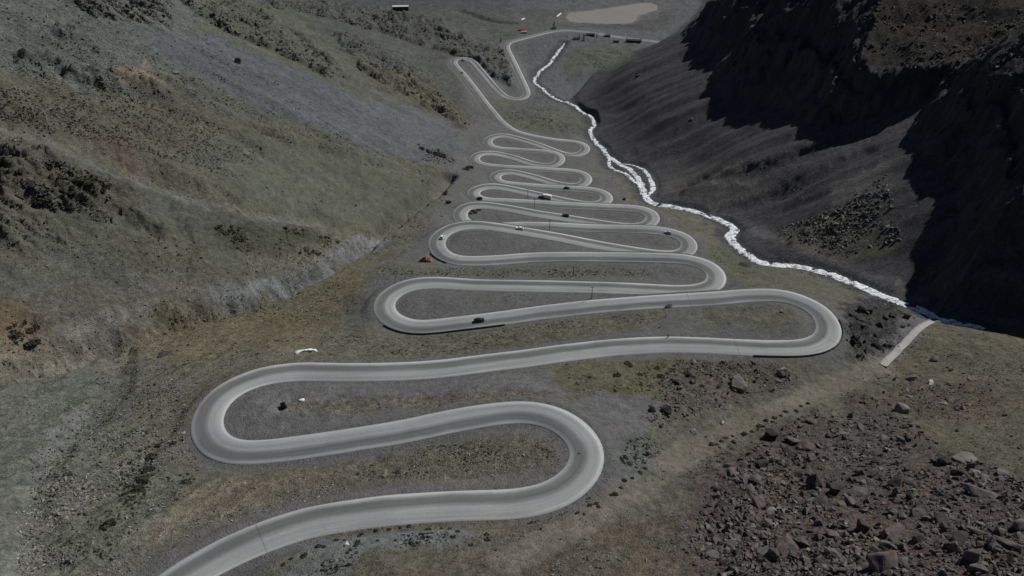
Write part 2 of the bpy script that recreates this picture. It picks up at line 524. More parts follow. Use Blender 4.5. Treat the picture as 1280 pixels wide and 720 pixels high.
DEBRIS = [[(905, 590), (960, 545), (1010, 520), (1060, 490), (1100, 500), (1150, 520), (1180, 560), (1280, 600), (1280, 800), (780, 800), (860, 690)],
          [(850, 455), (900, 445), (1010, 455), (1000, 480), (930, 500), (860, 520), (835, 500)],
          [(1055, 385), (1110, 375), (1145, 395), (1120, 440), (1060, 450)]]
db = np.zeros_like(oc)
for n, pts in enumerate(DEBRIS):
    db = np.maximum(db, region(pts, 6, 0.9, 20 + n))
DEB = full(db)
H += DEB * natf * (1.5 * fbm(x, y, 13, 5, 63, gain=0.58) + 0.35 * rock)
BRK = full(region(DEBRIS[2], 5, 0.9, 29))
H += BRK * natf * (3.2 * fbm(x, y, 11, 4, 65, gain=0.6, ridged=True) - 1.0)
# gullies (traced lines, metres deep)
GULLY = [([(0, 462), (60, 458), (120, 435), (190, 412), (250, 395), (320, 378), (380, 352), (440, 318), (480, 285), (525, 250), (560, 218)], 11, 7.5),
         ([(35, 720), (40, 640), (50, 590), (95, 540), (140, 490), (150, 440)], 7, 2.8),
         ([(70, 700), (130, 620), (190, 560), (240, 500)], 6, 1.2),
         ([(210, 260), (225, 290), (232, 330), (215, 350)], 6, 2.0), ([(85, 256), (120, 266), (165, 275), (202, 291)], 4.5, 5.0), ([(0, 268), (30, 276), (70, 290)], 4, 3.0),
         ([(15, 72), (45, 84), (70, 96)], 5, 3.5), ([(45, 66), (75, 82)], 4, 3.0), ([(575, 13), (596, 20), (620, 27), (642, 29)], 14, 5.0), ([(465, 563), (478, 578), (486, 590)], 2.0, 1.6)]
gm = []
for n, (pts, wd, dp) in enumerate(GULLY):
    g = full(stroke(pts, wd, 5, 0.5, n))
    gm.append(g)
    H -= g * dp * natf
for n, (pts, wd, ht) in enumerate([([(205, 96), (262, 130), (340, 166), (430, 190), (545, 213)], 9, 2.6), ([(120, 108), (190, 118), (260, 150), (330, 180)], 12, 2.2),
                                   ([(20, 150), (110, 190), (200, 226), (290, 252), (400, 272)], 14, -3.0), ([(330, 20), (400, 70), (440, 100), (500, 120)], 10, 3.0),
                                   ([(180, 30), (240, 60), (330, 100)], 10, -2.0), ([(440, 60), (520, 110), (580, 160)], 10, 2.5),
                                   ([(60, 400), (130, 392), (210, 375), (300, 352)], 6, 2.0), ([(0, 440), (70, 434), (130, 425)], 6, -2.5)]):
    H += full(stroke(pts, wd, wd * 0.55, 0.4, 120 + n)) * ht * natf * (1 + 0.35 * rock)
# the old track of the near right and the flat turn-outs beside the road
TRACK_PX = [(640, 700), (720, 655), (790, 612), (850, 572), (920, 535), (990, 505), (1050, 478), (1105, 457)]
TRK = full(stroke(TRACK_PX, 9, 2.5, 0.4, 9))

# road bench: level across the carriageway, cut and fill at the sides
bank = 5.5
wb = sstep(HW + 0.6 + bank, HW + 0.9, RDD)
H = H * (1 - wb) + (RDZ - 0.16) * wb
# river bed
near_rv = sstep(7.5, 2.8, RVD)
H = H * (1 - near_rv) + (RVZ - 0.35 + 0.3 * fbm(x, y, 5, 2, 77)) * near_rv
# pond in the far valley
POND_PX = [(708, 22), (712, 17), (722, 15), (745, 13), (770, 9), (795, 5), (812, 4), (821, 7), (820, 12), (806, 17), (797, 19), (796, 25), (789, 29), (765, 30), (735, 29), (713, 27)]
pond_xy = at_drop([p[0] for p in POND_PX], [p[1] for p in POND_PX], 348.0)[:, :2]
pd = full(region_xy(pond_xy, 6, 0.0))
H = H * (1 - pd) + np.minimum(H, -350.0) * pd
sh = full(region_xy((pond_xy - pond_xy.mean(0)) * 1.25 + pond_xy.mean(0), 12, 0.2)) * (1 - pd)
H = H * (1 - sh) + (-347.6) * sh
FLATZ = -347.8
at = _march(H)
# ------------------------------------------------------------------ ground colours (what the ground is made of, patch by patch; the black broken rock also holds shade)
def lin(c):
    c = np.asarray(c, float) / 255.0
    return np.where(c <= 0.04045, c / 12.92, ((c + 0.055) / 1.055) ** 2.4)


def soil(c, k=0.62):
    return lin(c) / k


KL, KR = 0.72, 0.32
xs, ys = GX[::2, ::2], GY[::2, ::2]
n1 = fbm(xs, ys, 70, 4, 201)
n2 = fbm(xs, ys, 18, 4, 211)
n3 = fbm(xs, ys, 5, 3, 221)
n4 = fbm(xs, ys, 2.4, 3, 225, gain=0.7)
lw, rw_, tk = leftw[::2, ::2], rside[::2, ::2], TRK[::2, ::2]
rdd = RDD[::2, ::2]
ALB = np.empty(xs.shape + (3,))
ALB[:] = soil((71, 72, 65))
STONE = np.full(xs.shape, 0.45)             # how stony / speckled the ground is


def paint(mask, c, k=0.62, stone=None, strength=1.0):
    m = np.clip(mask * strength, 0, 1)
    ALB[:] = ALB * (1 - m[..., None]) + soil(c, k) * m[..., None]
    if stone is not None:
        STONE[:] = STONE * (1 - m) + stone * m


def patch(pts, c, k=0.62, feather=6, noise=0.8, stone=None, strength=1.0, seed=0):
    paint(region(pts, feather, noise, seed), c, k, stone, strength)


# zones
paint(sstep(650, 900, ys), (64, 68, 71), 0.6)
paint(lw, (71, 74, 68), KL, 0.5)
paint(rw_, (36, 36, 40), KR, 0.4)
# left mountain
patch([(-200, -80), (240, -80), (250, 70), (150, 120), (-200, 110)], (72, 77, 75), KL, 14, 0.9, 0.8, 1, 1)
patch([(170, 30), (260, 40), (330, 70), (420, 110), (500, 140), (590, 190), (575, 215), (540, 205), (450, 180), (330, 140), (210, 80)], (69, 73, 79), KL, 8, 0.8, 0.5, 1, 2)
patch([(300, -40), (640, 14), (650, 60), (590, 150), (560, 130), (480, 90), (400, 50)], (66, 69, 66), KL, 8, 0.9, 0.8, 1, 3)
patch([(440, 86), (520, 100), (592, 150), (590, 166), (540, 150), (470, 110)], (70, 70, 60), KL, 6, 0.9, 0.6, 0.9, 4)
patch([(500, 128), (560, 150), (590, 185), (585, 200), (540, 180), (500, 150)], (72, 75, 81), KL, 5, 0.7, 0.15, 1, 41)
patch([(-200, 100), (140, 118), (230, 130), (340, 160), (460, 190), (540, 210), (520, 245), (450, 285), (380, 290), (250, 250), (130, 210), (-200, 150)], (72, 73, 64), KL, 8, 0.8, 0.6, 1, 5)
patch([(270, 168), (460, 195), (545, 215), (520, 245), (460, 280), (390, 278), (300, 240), (250, 205)], (73, 76, 68), KL, 10, 0.8, 0.12, 0.9, 6)
patch([(84, 155), (130, 165), (176, 200), (170, 214), (120, 195), (90, 175)], (82, 75, 66), KL, 7, 0.9, 0.5, 0.8, 7)
patch([(150, 86), (180, 80), (205, 100), (214, 122), (190, 122), (150, 108)], (100, 90, 80), KL, 5, 0.9, 0.3, 0.85, 8)
for n, (pts, wd, st) in enumerate([([(-20, 150), (50, 170), (110, 200), (190, 232), (260, 252), (330, 266), (400, 278)], 8, 0.75),
                                   ([(300, 186), (350, 205), (402, 236)], 2.5, 0.5), ([(40, 72), (70, 95), (110, 110)], 4, 0.6),
                                   ([(240, 125), (330, 160), (420, 182), (520, 205), (545, 212)], 2.2, 0.6)]):
    paint(stroke(pts, wd, 2, 0.9, 30 + n) * (0.3 + 0.7 * sstep(-0.3, 0.35, fbm(a_[::2, ::2] / 3.0, b_[::2, ::2] / 16, 1.0, 3, 250 + n))), (88, 90, 87), KL, 0.35, st)
patch([(-60, 195), (60, 192), (130, 215), (180, 240), (160, 275), (60, 262), (-60, 262)], (64, 64, 57), KL, 7, 0.9, 0.95, 1, 9)
patch([(-60, 256), (150, 270), (200, 290), (260, 300), (250, 340), (150, 335), (-60, 320)], (70, 71, 62), KL, 8, 0.9, 0.6, 0.8, 10)
patch([(270, 280), (380, 285), (430, 300), (400, 320), (320, 325), (265, 305)], (58, 60, 50), KL, 5, 1.0, 0.6, 0.8, 11)
patch([(-60, 370), (40, 375), (80, 400), (60, 430), (-60, 440)], (84, 72, 56), KL, 7, 0.8, 0.5, 0.9, 12)
patch([(-60, 428), (60, 425), (110, 420), (80, 455), (0, 470), (-60, 475)], (94, 90, 80), KL, 5, 0.8, 0.6, 0.7, 13)
patch([(0, 345), (150, 335), (260, 350), (170, 400), (60, 410), (0, 380)], (70, 71, 66), KL, 8, 0.8, 0.7, 0.7, 14)
# bank of the ravine
for n, (pts, wd, c, st) in enumerate([([(150, 402), (200, 392), (270, 374), (320, 364)], 7, (86, 89, 91), 0.55), ([(275, 372), (320, 362), (385, 340), (430, 310), (470, 290)], 9, (92, 97, 102), 0.95),
                                      ([(90, 418), (150, 400), (220, 385)], 8, (94, 95, 91), 0.7),
                                      ([(430, 305), (470, 290), (480, 300), (450, 320)], 6, (94, 103, 112), 0.9)]):
    paint(stroke(pts, wd, 2.2, 0.9, 40 + n) * (0.25 + 0.75 * sstep(-0.35, 0.3, fbm((xs + 0.5 * ys) / 2.2, (ys - 0.5 * xs) / 9, 1.0, 3, 240 + n))), c, KL, 0.5, st)
patch([(300, 325), (380, 310), (430, 290), (445, 300), (390, 330), (320, 345)], (84, 82, 70), KL, 4, 1.0, 0.8, 0.5, 15)
# near left ground
patch([(150, 400), (300, 378), (420, 345), (470, 320), (440, 380), (380, 440), (260, 450), (160, 450)], (75, 71, 57), 0.62, 7, 0.9, 0.7, 0.9, 16)
patch([(-60, 480), (130, 450), (150, 520), (60, 640), (50, 800), (-60, 800)], (69, 72, 67), 0.62, 8, 0.9, 0.7, 0.9, 17)
for n, (pts, wd, st) in enumerate([([(15, 800), (20, 690), (28, 620), (60, 560), (100, 510)], 4.5, 0.85), ([(60, 740), (110, 650), (160, 590), (215, 530)], 4, 0.6),
                                   ([(150, 690), (200, 640), (235, 600)], 3, 0.4)]):
    paint(stroke(pts, wd, 2, 1.0, 50 + n) * (0.35 + 0.65 * sstep(-0.3, 0.4, n3 + n4)), (80, 83, 81), 0.62, 0.25, st)
patch([(140, 540), (230, 520), (260, 590), (200, 650), (90, 720), (60, 700)], (69, 72, 62), 0.62, 8, 0.9, 0.9, 0.8, 18)
# the road works: grey crushed gravel between the legs
gravel = sstep(15, 6.5, rdd + 4.5 * n2 + 2.0 * n3)
wedge = region([(590, 150), (735, 170), (780, 250), (880, 300), (905, 350), (860, 420), (520, 420), (440, 400), (480, 340), (530, 290), (560, 220)], 8, 0.5, 51)
wedge = np.maximum(wedge, region([(565, 72), (600, 70), (640, 120), (665, 120), (640, 160), (690, 165), (600, 170), (585, 130)], 6, 0.5, 52) * 0.8)
paint(np.maximum(gravel, wedge * 0.95), (73, 74, 76), 0.62, 0.12)
patch([(255, 535), (290, 485), (420, 478), (640, 468), (770, 455), (800, 470), (640, 500), (480, 530), (330, 556), (270, 556)], (75, 76, 79), 0.62, 4, 0.6, 0.1, 1, 19)
patch([(700, 500), (780, 495), (830, 500), (825, 520), (780, 560), (768, 600), (740, 640), (700, 640), (745, 590), (742, 540)], (74, 74, 77), 0.62, 4, 0.7, 0.12, 1, 20)
patch([(140, 800), (200, 700), (330, 640), (470, 612), (640, 590), (700, 600), (640, 618), (450, 632), (330, 666), (240, 705)], (78, 77, 78), 0.62, 3, 0.7, 0.12, 1, 21)
# natural strips left between the legs
NATURAL = [([(350, 505), (420, 497), (520, 492), (620, 490), (700, 488), (690, 500), (560, 508), (420, 516), (355, 514)], (76, 74, 65), 0.9),
           ([(440, 580), (540, 560), (650, 545), (700, 552), (702, 580), (650, 596), (540, 596), (440, 606), (360, 618), (390, 595)], (74, 73, 64), 0.8),
           ([(240, 600), (330, 586), (440, 580), (430, 606), (330, 628), (240, 660), (160, 700)], (78, 74, 64), 0.7),
           ([(450, 416), (520, 422), (640, 410), (740, 395), (830, 390), (800, 410), (680, 428), (560, 446), (440, 452), (400, 440)], (72, 72, 62), 0.8),
           ([(530, 334), (600, 333), (640, 336), (690, 338), (690, 346), (600, 346), (510, 344), (470, 350), (480, 330)], (68, 70, 62), 0.85),
           ([(640, 332), (720, 332), (800, 336), (800, 341), (700, 345)], (68, 69, 68), 0.7),
           ([(690, 450), (850, 447), (1000, 455), (1010, 475), (900, 490), (800, 492), (700, 488)], (70, 69, 55), 0.5),
           ([(900, 300), (950, 330), (1000, 345), (960, 352), (910, 345), (880, 320)], (66, 68, 58), 0.4),
           ([(330, 470), (420, 452), (360, 448), (200, 470), (170, 520), (240, 600), (240, 530), (270, 490)], (74, 73, 64), 0.7),
           ([(405, 655), (520, 645), (640, 650), (700, 652), (690, 668), (560, 674), (400, 690)], (73, 72, 63), 0.6)]
for n, (pts, c, st) in enumerate(NATURAL):
    patch(pts, c, 0.62, 3.5, 0.9, st, 0.92, 60 + n)
patch([(380, 678), (450, 664), (560, 660), (640, 668), (560, 676), (470, 694), (400, 730), (330, 760)], (79, 88, 89), 0.62, 3, 0.8, 0.3, 0.9, 22)
patch([(470, 700), (560, 678), (660, 668), (760, 645), (860, 620), (900, 650), (880, 820), (400, 820)], (70, 66, 57), 0.62, 9, 0.9, 0.6, 1, 23)
# near right
patch([(840, 610), (920, 570), (1000, 530), (1080, 490), (1160, 530), (1300, 600), (1300, 820), (860, 820)], (63, 58, 56), 0.62, 8, 0.9, 0.9, 1, 24)
patch([(880, 590), (960, 560), (1010, 590), (1000, 640), (930, 650), (880, 640)], (65, 57, 54), 0.62, 7, 0.9, 0.9, 0.8, 25)
patch([(1060, 640), (1120, 620), (1150, 700), (1120, 800), (1040, 800), (1050, 690)], (72, 60, 57), 0.62, 7, 0.9, 0.9, 0.7, 26)
patch([(1080, 490), (1100, 460), (1180, 402), (1240, 410), (1330, 430), (1330, 610), (1200, 570), (1130, 530)], (70, 68, 58), 0.62, 8, 0.8, 0.6, 1, 27)
patch([(1100, 500), (1150, 470), (1230, 480), (1250, 520), (1190, 520)], (68, 62, 57), 0.62, 6, 0.9, 0.8, 0.8, 28)
patch([(1060, 515), (1110, 520), (1140, 560), (1130, 620), (1060, 620), (1040, 560)], (60, 60, 58), 0.62, 6, 0.9, 0.8, 0.7, 29)
patch([(840, 450), (930, 448), (1010, 458), (1000, 478), (920, 500), (850, 520), (830, 490)], (64, 60, 58), 0.62, 5, 0.9, 0.9, 0.8, 30)
patch([(1050, 385), (1080, 372), (1110, 375), (1140, 395), (1110, 430), (1080, 450), (1055, 440)], (46, 47, 50), 0.62, 3, 1.8, 0.9, 0.9, 31)  # dark broken rock, with the shadows among the rocks painted into the colour
patch([(1130, 390), (1168, 398), (1150, 420), (1100, 460), (1085, 455), (1110, 425)], (72, 74, 78), 0.62, 3, 0.7, 0.3, 0.9, 32)
paint(tk, (87, 84, 75), 0.62, 0.08, 0.9)
patch([(760, 560), (810, 530), (820, 580), (780, 610)], (70, 76, 76), 0.62, 4, 0.9, 0.4, 0.8, 33)
# right mountain
patch([(840, 200), (960, 225), (960, 250), (860, 262), (820, 240)], (44, 44, 43), KR, 8, 0.9, 0.3, 0.7, 34)
patch([(960, 290), (1040, 270), (1130, 295), (1120, 320), (1060, 330), (990, 310)], (47, 47, 41), KR, 6, 0.9, 0.8, 0.8, 35)
patch([(1040, 230), (1110, 200), (1120, 290), (1030, 290)], (50, 50, 48), KR, 6, 0.9, 1.0, 0.6, 36)
patch([(900, 270), (960, 300), (1060, 335), (1150, 380), (1130, 350), (1000, 300), (930, 270)], (54, 53, 56), KR, 4, 0.9, 0.3, 0.6, 37)
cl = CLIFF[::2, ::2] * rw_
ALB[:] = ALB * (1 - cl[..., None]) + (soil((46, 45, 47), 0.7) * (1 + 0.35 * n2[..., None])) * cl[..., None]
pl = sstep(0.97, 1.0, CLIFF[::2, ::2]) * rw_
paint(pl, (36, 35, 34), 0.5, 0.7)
# far valley
patch([(430, -8), (650, -8), (640, 10), (540, 14), (440, 12)], (56, 59, 65), 0.62, 10, 0.9, 0.3, 0.8, 44)
patch([(700, 34), (830, 38), (845, 22), (830, 12), (822, 20), (800, 30), (720, 32)], (60, 60, 64), 0.62, 7, 0.8, 0.3, 0.8, 45)
patch([(600, 118), (640, 126), (665, 130), (720, 140), (735, 168), (700, 172), (640, 160), (612, 145)], (66, 69, 60), 0.62, 7, 0.9, 0.4, 0.7, 38)
patch([(720, 60), (790, 58), (800, 75), (740, 92), (705, 88)], (62, 66, 58), 0.55, 9, 0.9, 0.4, 0.8, 39)
patch([(640, 10), (720, 12), (715, 32), (660, 40), (625, 30)], (62, 66, 64), 0.62, 8, 0.8, 0.3, 0.7, 43)
paint(np.maximum(RVD[::2, ::2] < 14, 0) * sstep(13, 5, RVD[::2, ::2] + 3 * n2), (52, 54, 58), 0.62, 0.9)
paint(pd[::2, ::2], (128, 122, 106), 0.62, 0.0)
paint(sh[::2, ::2] * (1 - pd[::2, ::2]), (74, 72, 74), 0.62, 0.1)
# natural unevenness of tone
calm = 1 - 0.6 * np.maximum(gravel, wedge)
tone = 1 + calm * (0.16 * n1 + 0.24 * n2 + 0.30 * n3 + 0.42 * n4) + 0.35 * RILLW[::2, ::2] * rill[::2, ::2]
ALB *= np.clip(tone, 0.4, 1.8)[..., None]
streak = fbm((a_ + 0.15 * b_ + 0.5 * wob)[::2, ::2] / 7.0, b_[::2, ::2] / 110, 1.0, 4, 261, gain=0.65)
streak2 = fbm(((s_ + 0.35 * c_)[::2, ::2]) / 9.0, c_[::2, ::2] / 120, 1.0, 4, 263, gain=0.65)
ALB *= (1 + 0.30 * streak * lw + 0.32 * streak2 * rw_)[..., None]
hue = (0.05 * fbm(xs, ys, 40, 3, 231) * calm)[..., None] * np.array([1.0, 0.1, -1.0])
ALB *= 1 + hue
_g = ALB.mean(-1, keepdims=True)
ALB = (_g + (ALB - _g) * np.where(ALB[..., :1] > ALB[..., 2:], 0.88, 0.6)) * 1.27 * np.array([1.01, 0.99, 0.96])
ALB = np.clip(ALB, 0.008, 0.6)
# ------------------------------------------------------------------ mesh and material helpers
def grid_mesh(name, X, Y, Z):
    ni, nj = Z.shape
    co = np.stack([X, Y, Z], -1).reshape(-1, 3).astype(np.float32)
    idx = np.arange(ni * nj).reshape(ni, nj)
    q = np.stack([idx[:-1, :-1], idx[:-1, 1:], idx[1:, 1:], idx[1:, :-1]], -1).reshape(-1, 4).astype(np.int32)
    return raw_mesh(name, co, q, True)


def raw_mesh(name, co, faces, smooth=False):
    co, faces = np.asarray(co, np.float32), np.asarray(faces, np.int32)
    n = faces.shape[1]
    me = bpy.data.meshes.new(name)
    me.vertices.add(len(co))
    me.vertices.foreach_set('co', co.ravel())
    me.loops.add(faces.size)
    me.loops.foreach_set('vertex_index', faces.ravel())
    me.polygons.add(len(faces))
    me.polygons.foreach_set('loop_start', np.arange(0, faces.size, n, dtype=np.int32))
    me.polygons.foreach_set('use_smooth', np.full(len(faces), smooth))
    me.update()
    me.validate()
    return me


def link(name, me, mat=None, parent=None):
    o = bpy.data.objects.new(name, me)
    COL.objects.link(o)
    if mat is not None and me is not None and len(me.materials) == 0:
        me.materials.append(mat)
    if parent is not None:
        o.parent = parent
    return o


def tag(o, label=None, cat=None, group=None, kind=None):
    for k, v in (('label', label), ('category', cat), ('group', group), ('kind', kind)):
        if v:
            o[k] = v
    return o


class NT:
    def __init__(self, name):
        self.m = bpy.data.materials.new(name)
        self.m.use_nodes = True
        self.t = self.m.node_tree
        self.b = self.t.nodes['Principled BSDF']
        self.b.inputs['Roughness'].default_value = 0.95
        self.b.inputs['Specular IOR Level'].default_value = 0.15

    def n(self, typ, **kw):
        nd = self.t.nodes.new(typ)
        for k, v in kw.items():
            if hasattr(nd, k):
                setattr(nd, k, v)
            else:
                nd.inputs[k.replace('_', ' ')].default_value = v
        return nd

    def l(self, a, b):
        self.t.links.new(a, b)

    def math(self, op, a, b=None, clamp=False):
        nd = self.n('ShaderNodeMath', operation=op, use_clamp=clamp)
        for k, v in ((0, a), (1, b)):
            if v is None:
                continue
            if isinstance(v, (int, float)):
                nd.inputs[k].default_value = v
            else:
                self.l(v, nd.inputs[k])
        return nd.outputs[0]

    def noise(self, co, scale, detail=4, rough=0.6):
        nd = self.n('ShaderNodeTexNoise', Scale=scale, Detail=detail, Roughness=rough)
        self.l(co, nd.inputs['Vector'])
        return nd.outputs['Fac']

    def mapr(self, v, a, b, c, d):
        nd = self.n('ShaderNodeMapRange')
        self.l(v, nd.inputs[0])
        for k, q in enumerate((a, b, c, d)):
            nd.inputs[k + 1].default_value = q
        return nd.outputs[0]

    def mixc(self, fac, a, b, mode='MIX'):
        nd = self.n('ShaderNodeMix', data_type='RGBA', blend_type=mode)
        for s, v in ((nd.inputs['Factor'], fac), (nd.inputs[6], a), (nd.inputs[7], b)):
            if isinstance(v, (int, float)):
                s.default_value = v
            elif isinstance(v, tuple):
                s.default_value = v if len(v) == 4 else v + (1,)
            else:
                self.l(v, s)
        return nd.outputs[2]

    def bump(self, h, dist, strength=1.0, prev=None):
        nd = self.n('ShaderNodeBump', Distance=dist, Strength=strength)
        self.l(h, nd.inputs['Height'])
        if prev is not None:
            self.l(prev, nd.inputs['Normal'])
        return nd.outputs[0]


def plain(name, c, rough=0.8, var=0.12, scale=3.0, metal=0.0, spec=0.2):
    """one colour broken up by a little grime"""
    t = NT(name)
    tc = t.n('ShaderNodeTexCoord').outputs['Object']
    f = t.noise(tc, scale, 4)
    k = t.mapr(f, 0.3, 0.7, 1 - var, 1 + var)
    v = t.n('ShaderNodeVectorMath', operation='SCALE')
    v.inputs[0].default_value = c
    t.l(k, v.inputs['Scale'])
    t.l(v.outputs[0], t.b.inputs['Base Color'])
    t.b.inputs['Roughness'].default_value = rough
    t.b.inputs['Metallic'].default_value = metal
    t.b.inputs['Specular IOR Level'].default_value = spec
    return t.m


def ground_material():
    t = NT('mountain_ground')
    at_ = t.n('ShaderNodeAttribute', attribute_name='ground')
    geo = t.n('ShaderNodeNewGeometry').outputs['Position']
    col, st = at_.outputs['Color'], at_.outputs['Alpha']
    f1 = t.noise(geo, 0.55, 6, 0.72)
    f2 = t.noise(geo, 2.2, 3, 0.6)
    amp = t.math('MULTIPLY_ADD', st, 0.75)
    t.t.nodes[-1].inputs[2].default_value = 0.25
    k1 = t.math('MULTIPLY', t.math('SUBTRACT', f1, 0.5), 3.3)
    k2 = t.math('MULTIPLY', t.math('SUBTRACT', f2, 0.5), 1.8)
    k = t.math('MULTIPLY_ADD', t.math('ADD', k1, k2), amp)
    t.t.nodes[-1].inputs[2].default_value = 1.0
    k = t.math('MAXIMUM', k, 0.25)
    v = t.n('ShaderNodeVectorMath', operation='SCALE')
    t.l(col, v.inputs[0])
    t.l(k, v.inputs['Scale'])
    # scattered pale pebbles and dark cushions of scrub, finer than the modelled ones
    vo = t.n('ShaderNodeTexVoronoi', Scale=0.75, Randomness=1.0)
    t.l(geo, vo.inputs['Vector'])
    dot = t.mapr(vo.outputs['Distance'], 0.26, 0.14, 0.0, 1.0)
    cell = t.n('ShaderNodeSeparateColor')
    t.l(vo.outputs['Color'], cell.inputs[0])
    pale = t.math('MULTIPLY', t.math('MULTIPLY', dot, t.math('GREATER_THAN', cell.outputs[0], 0.72)), t.math('MULTIPLY', st, 0.55))
    dark = t.math('MULTIPLY', t.math('MULTIPLY', dot, t.math('LESS_THAN', cell.outputs[0], 0.30)), t.math('MULTIPLY', st, 0.8))
    c = t.mixc(pale, v.outputs[0], (0.22, 0.215, 0.20))
    c = t.mixc(dark, c, (0.028, 0.03, 0.022))
    t.l(c, t.b.inputs['Base Color'])
    b1 = t.bump(f1, 1.6, 0.6)
    b2 = t.bump(f2, 0.45, 0.5, b1)
    t.l(b2, t.b.inputs['Normal'])
    t.b.inputs['Roughness'].default_value = 1.0
    t.b.inputs['Specular IOR Level'].default_value = 0.05
    return t.m


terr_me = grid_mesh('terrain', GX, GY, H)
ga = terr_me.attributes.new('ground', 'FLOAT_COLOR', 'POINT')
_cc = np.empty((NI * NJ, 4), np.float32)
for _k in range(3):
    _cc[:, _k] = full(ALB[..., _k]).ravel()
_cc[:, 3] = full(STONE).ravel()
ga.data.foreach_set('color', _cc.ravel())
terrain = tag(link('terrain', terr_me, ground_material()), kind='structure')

# ------------------------------------------------------------------ road ribbon
T = np.gradient(road, axis=0)
T /= np.linalg.norm(T[:, :2], axis=1)[:, None]
NRM = np.stack([-T[:, 1], T[:, 0], np.zeros(len(T))], 1)          # to the left when driving down


def ribbon(name, line, offs, heights, mat, wob=None):
    Tn = np.gradient(line, axis=0)
    Tn /= np.linalg.norm(Tn[:, :2], axis=1)[:, None] + 1e-9
    Nn = np.stack([-Tn[:, 1], Tn[:, 0], np.zeros(len(Tn))], 1)
    n, m = len(line), len(offs)
    P = np.empty((n, m, 3))
    for k, (o_, h_) in enumerate(zip(offs, heights)):
        oo = o_ if wob is None else o_ * (1 + wob[:, k])
        P[:, k] = line + Nn * (oo if np.isscalar(oo) else oo[:, None])
        P[:, k, 2] += h_
    me = grid_mesh(name, P[..., 0], P[..., 1], P[..., 2])
    uv = me.uv_layers.new(name='UVMap')
    Ls = np.concatenate([[0], np.cumsum(np.linalg.norm(np.diff(line, axis=0), axis=1))])
    W = (np.asarray(offs) - offs[0]) / (offs[-1] - offs[0])
    U, Vv = np.meshgrid(Ls, W, indexing='ij')
    li = np.empty(len(me.loops), np.int32)
    me.loops.foreach_get('vertex_index', li)
    uv.data.foreach_set('uv', np.stack([U.ravel()[li], Vv.ravel()[li]], 1).astype(np.float32).ravel())
    return link(name, me, mat)


def road_material():
    t = NT('dusty_concrete_road')
    uvn = t.n('ShaderNodeUVMap', uv_map='UVMap').outputs[0]
    sep = t.n('ShaderNodeSeparateXYZ')
    t.l(uvn, sep.inputs[0])
    geo = t.n('ShaderNodeNewGeometry').outputs['Position']
    wav = t.noise(geo, 0.06, 3, 0.5)
    vv = t.math('ADD', sep.outputs[1], t.mapr(wav, 0.3, 0.7, -0.035, 0.035))
    cr = t.n('ShaderNodeValToRGB')
    e = cr.color_ramp.elements
    stops = [(0.0, 0.34), (0.03, 0.43), (0.075, 0.40), (0.12, 0.27), (0.20, 0.145), (0.38, 0.13), (0.47, 0.19), (0.55, 0.285), (0.78, 0.275), (0.87, 0.31), (0.925, 0.41), (1.0, 0.35)]
    while len(e) < len(stops):
        e.new(0.5)
    for q, (p, g) in zip(e, stops):
        q.position = p
        q.color = (g * 0.97, g * 0.99, g, 1)
    t.l(vv, cr.inputs[0])
    mp = t.n('ShaderNodeMapping')
    t.l(uvn, mp.inputs['Vector'])
    mp.inputs['Scale'].default_value = (0.02, 7.0, 1)
    streak = t.noise(mp.outputs[0], 1.0, 5, 0.6)
    blot = t.noise(geo, 0.035, 5, 0.6)
    fine = t.noise(geo, 1.6, 4, 0.7)
    k = t.math('MULTIPLY', t.mapr(streak, 0.3, 0.7, 0.84, 1.16), t.mapr(blot, 0.3, 0.7, 0.86, 1.14))
    k = t.math('MULTIPLY', k, t.mapr(fine, 0.3, 0.7, 0.92, 1.08))
    # the joints between poured slabs, dark and thin
    fr = t.math('FRACT', t.math('DIVIDE', sep.outputs[0], 38.0))
    jt = t.math('LESS_THAN', fr, 0.012)
    jn = t.math('GREATER_THAN', t.noise(geo, 0.011, 2), 0.52)
    k = t.math('MULTIPLY', k, t.math('SUBTRACT', 1.0, t.math('MULTIPLY', t.math('MULTIPLY', jt, jn), 0.22)))
    v = t.n('ShaderNodeVectorMath', operation='SCALE')
    t.l(cr.outputs[0], v.inputs[0])
    t.l(k, v.inputs['Scale'])
    t.l(v.outputs[0], t.b.inputs['Base Color'])
    t.l(t.bump(fine, 0.05, 0.3), t.b.inputs['Normal'])
    t.b.inputs['Roughness'].default_value = 0.9
    return t.m


# seen from the driver going down: left edge first
offs = [HW + 0.15, HW, HW * 0.5, 0.0, -HW * 0.5, -HW, -HW - 0.15]
hts = [-0.45, 0.0, 0.03, 0.06, 0.03, 0.0, -0.45]
_e = 0.018 * fbm(ROAD_S, ROAD_S * 0 + 3.3, 26, 3, 301)
_f = 0.018 * fbm(ROAD_S, ROAD_S * 0 + 8.3, 26, 3, 305)
_w = np.stack([_e, _e, 0 * _e, 0 * _e, 0 * _e, _f, _f], 1)
road_ob = tag(ribbon('road', road, offs, hts, road_material(), _w), kind='structure')
# ------------------------------------------------------------------ river
def water_material():
    t = NT('white_water')
    geo = t.n('ShaderNodeNewGeometry').outputs['Position']
    f = t.noise(geo, 0.32, 5, 0.7)
    g = t.noise(geo, 1.1, 4, 0.65)
    s = t.math('ADD', f, t.math('MULTIPLY', t.math('SUBTRACT', g, 0.5), 0.7))
    m = t.mapr(s, 0.36, 0.56, 0.0, 1.0)
    c = t.mixc(m, (0.20, 0.225, 0.25), (0.84, 0.86, 0.90))
    t.l(c, t.b.inputs['Base Color'])
    t.l(t.mapr(m, 0, 1, 0.25, 0.75), t.b.inputs['Roughness'])
    t.l(t.bump(s, 0.5, 0.5), t.b.inputs['Normal'])
    return t.m


WATER = water_material()


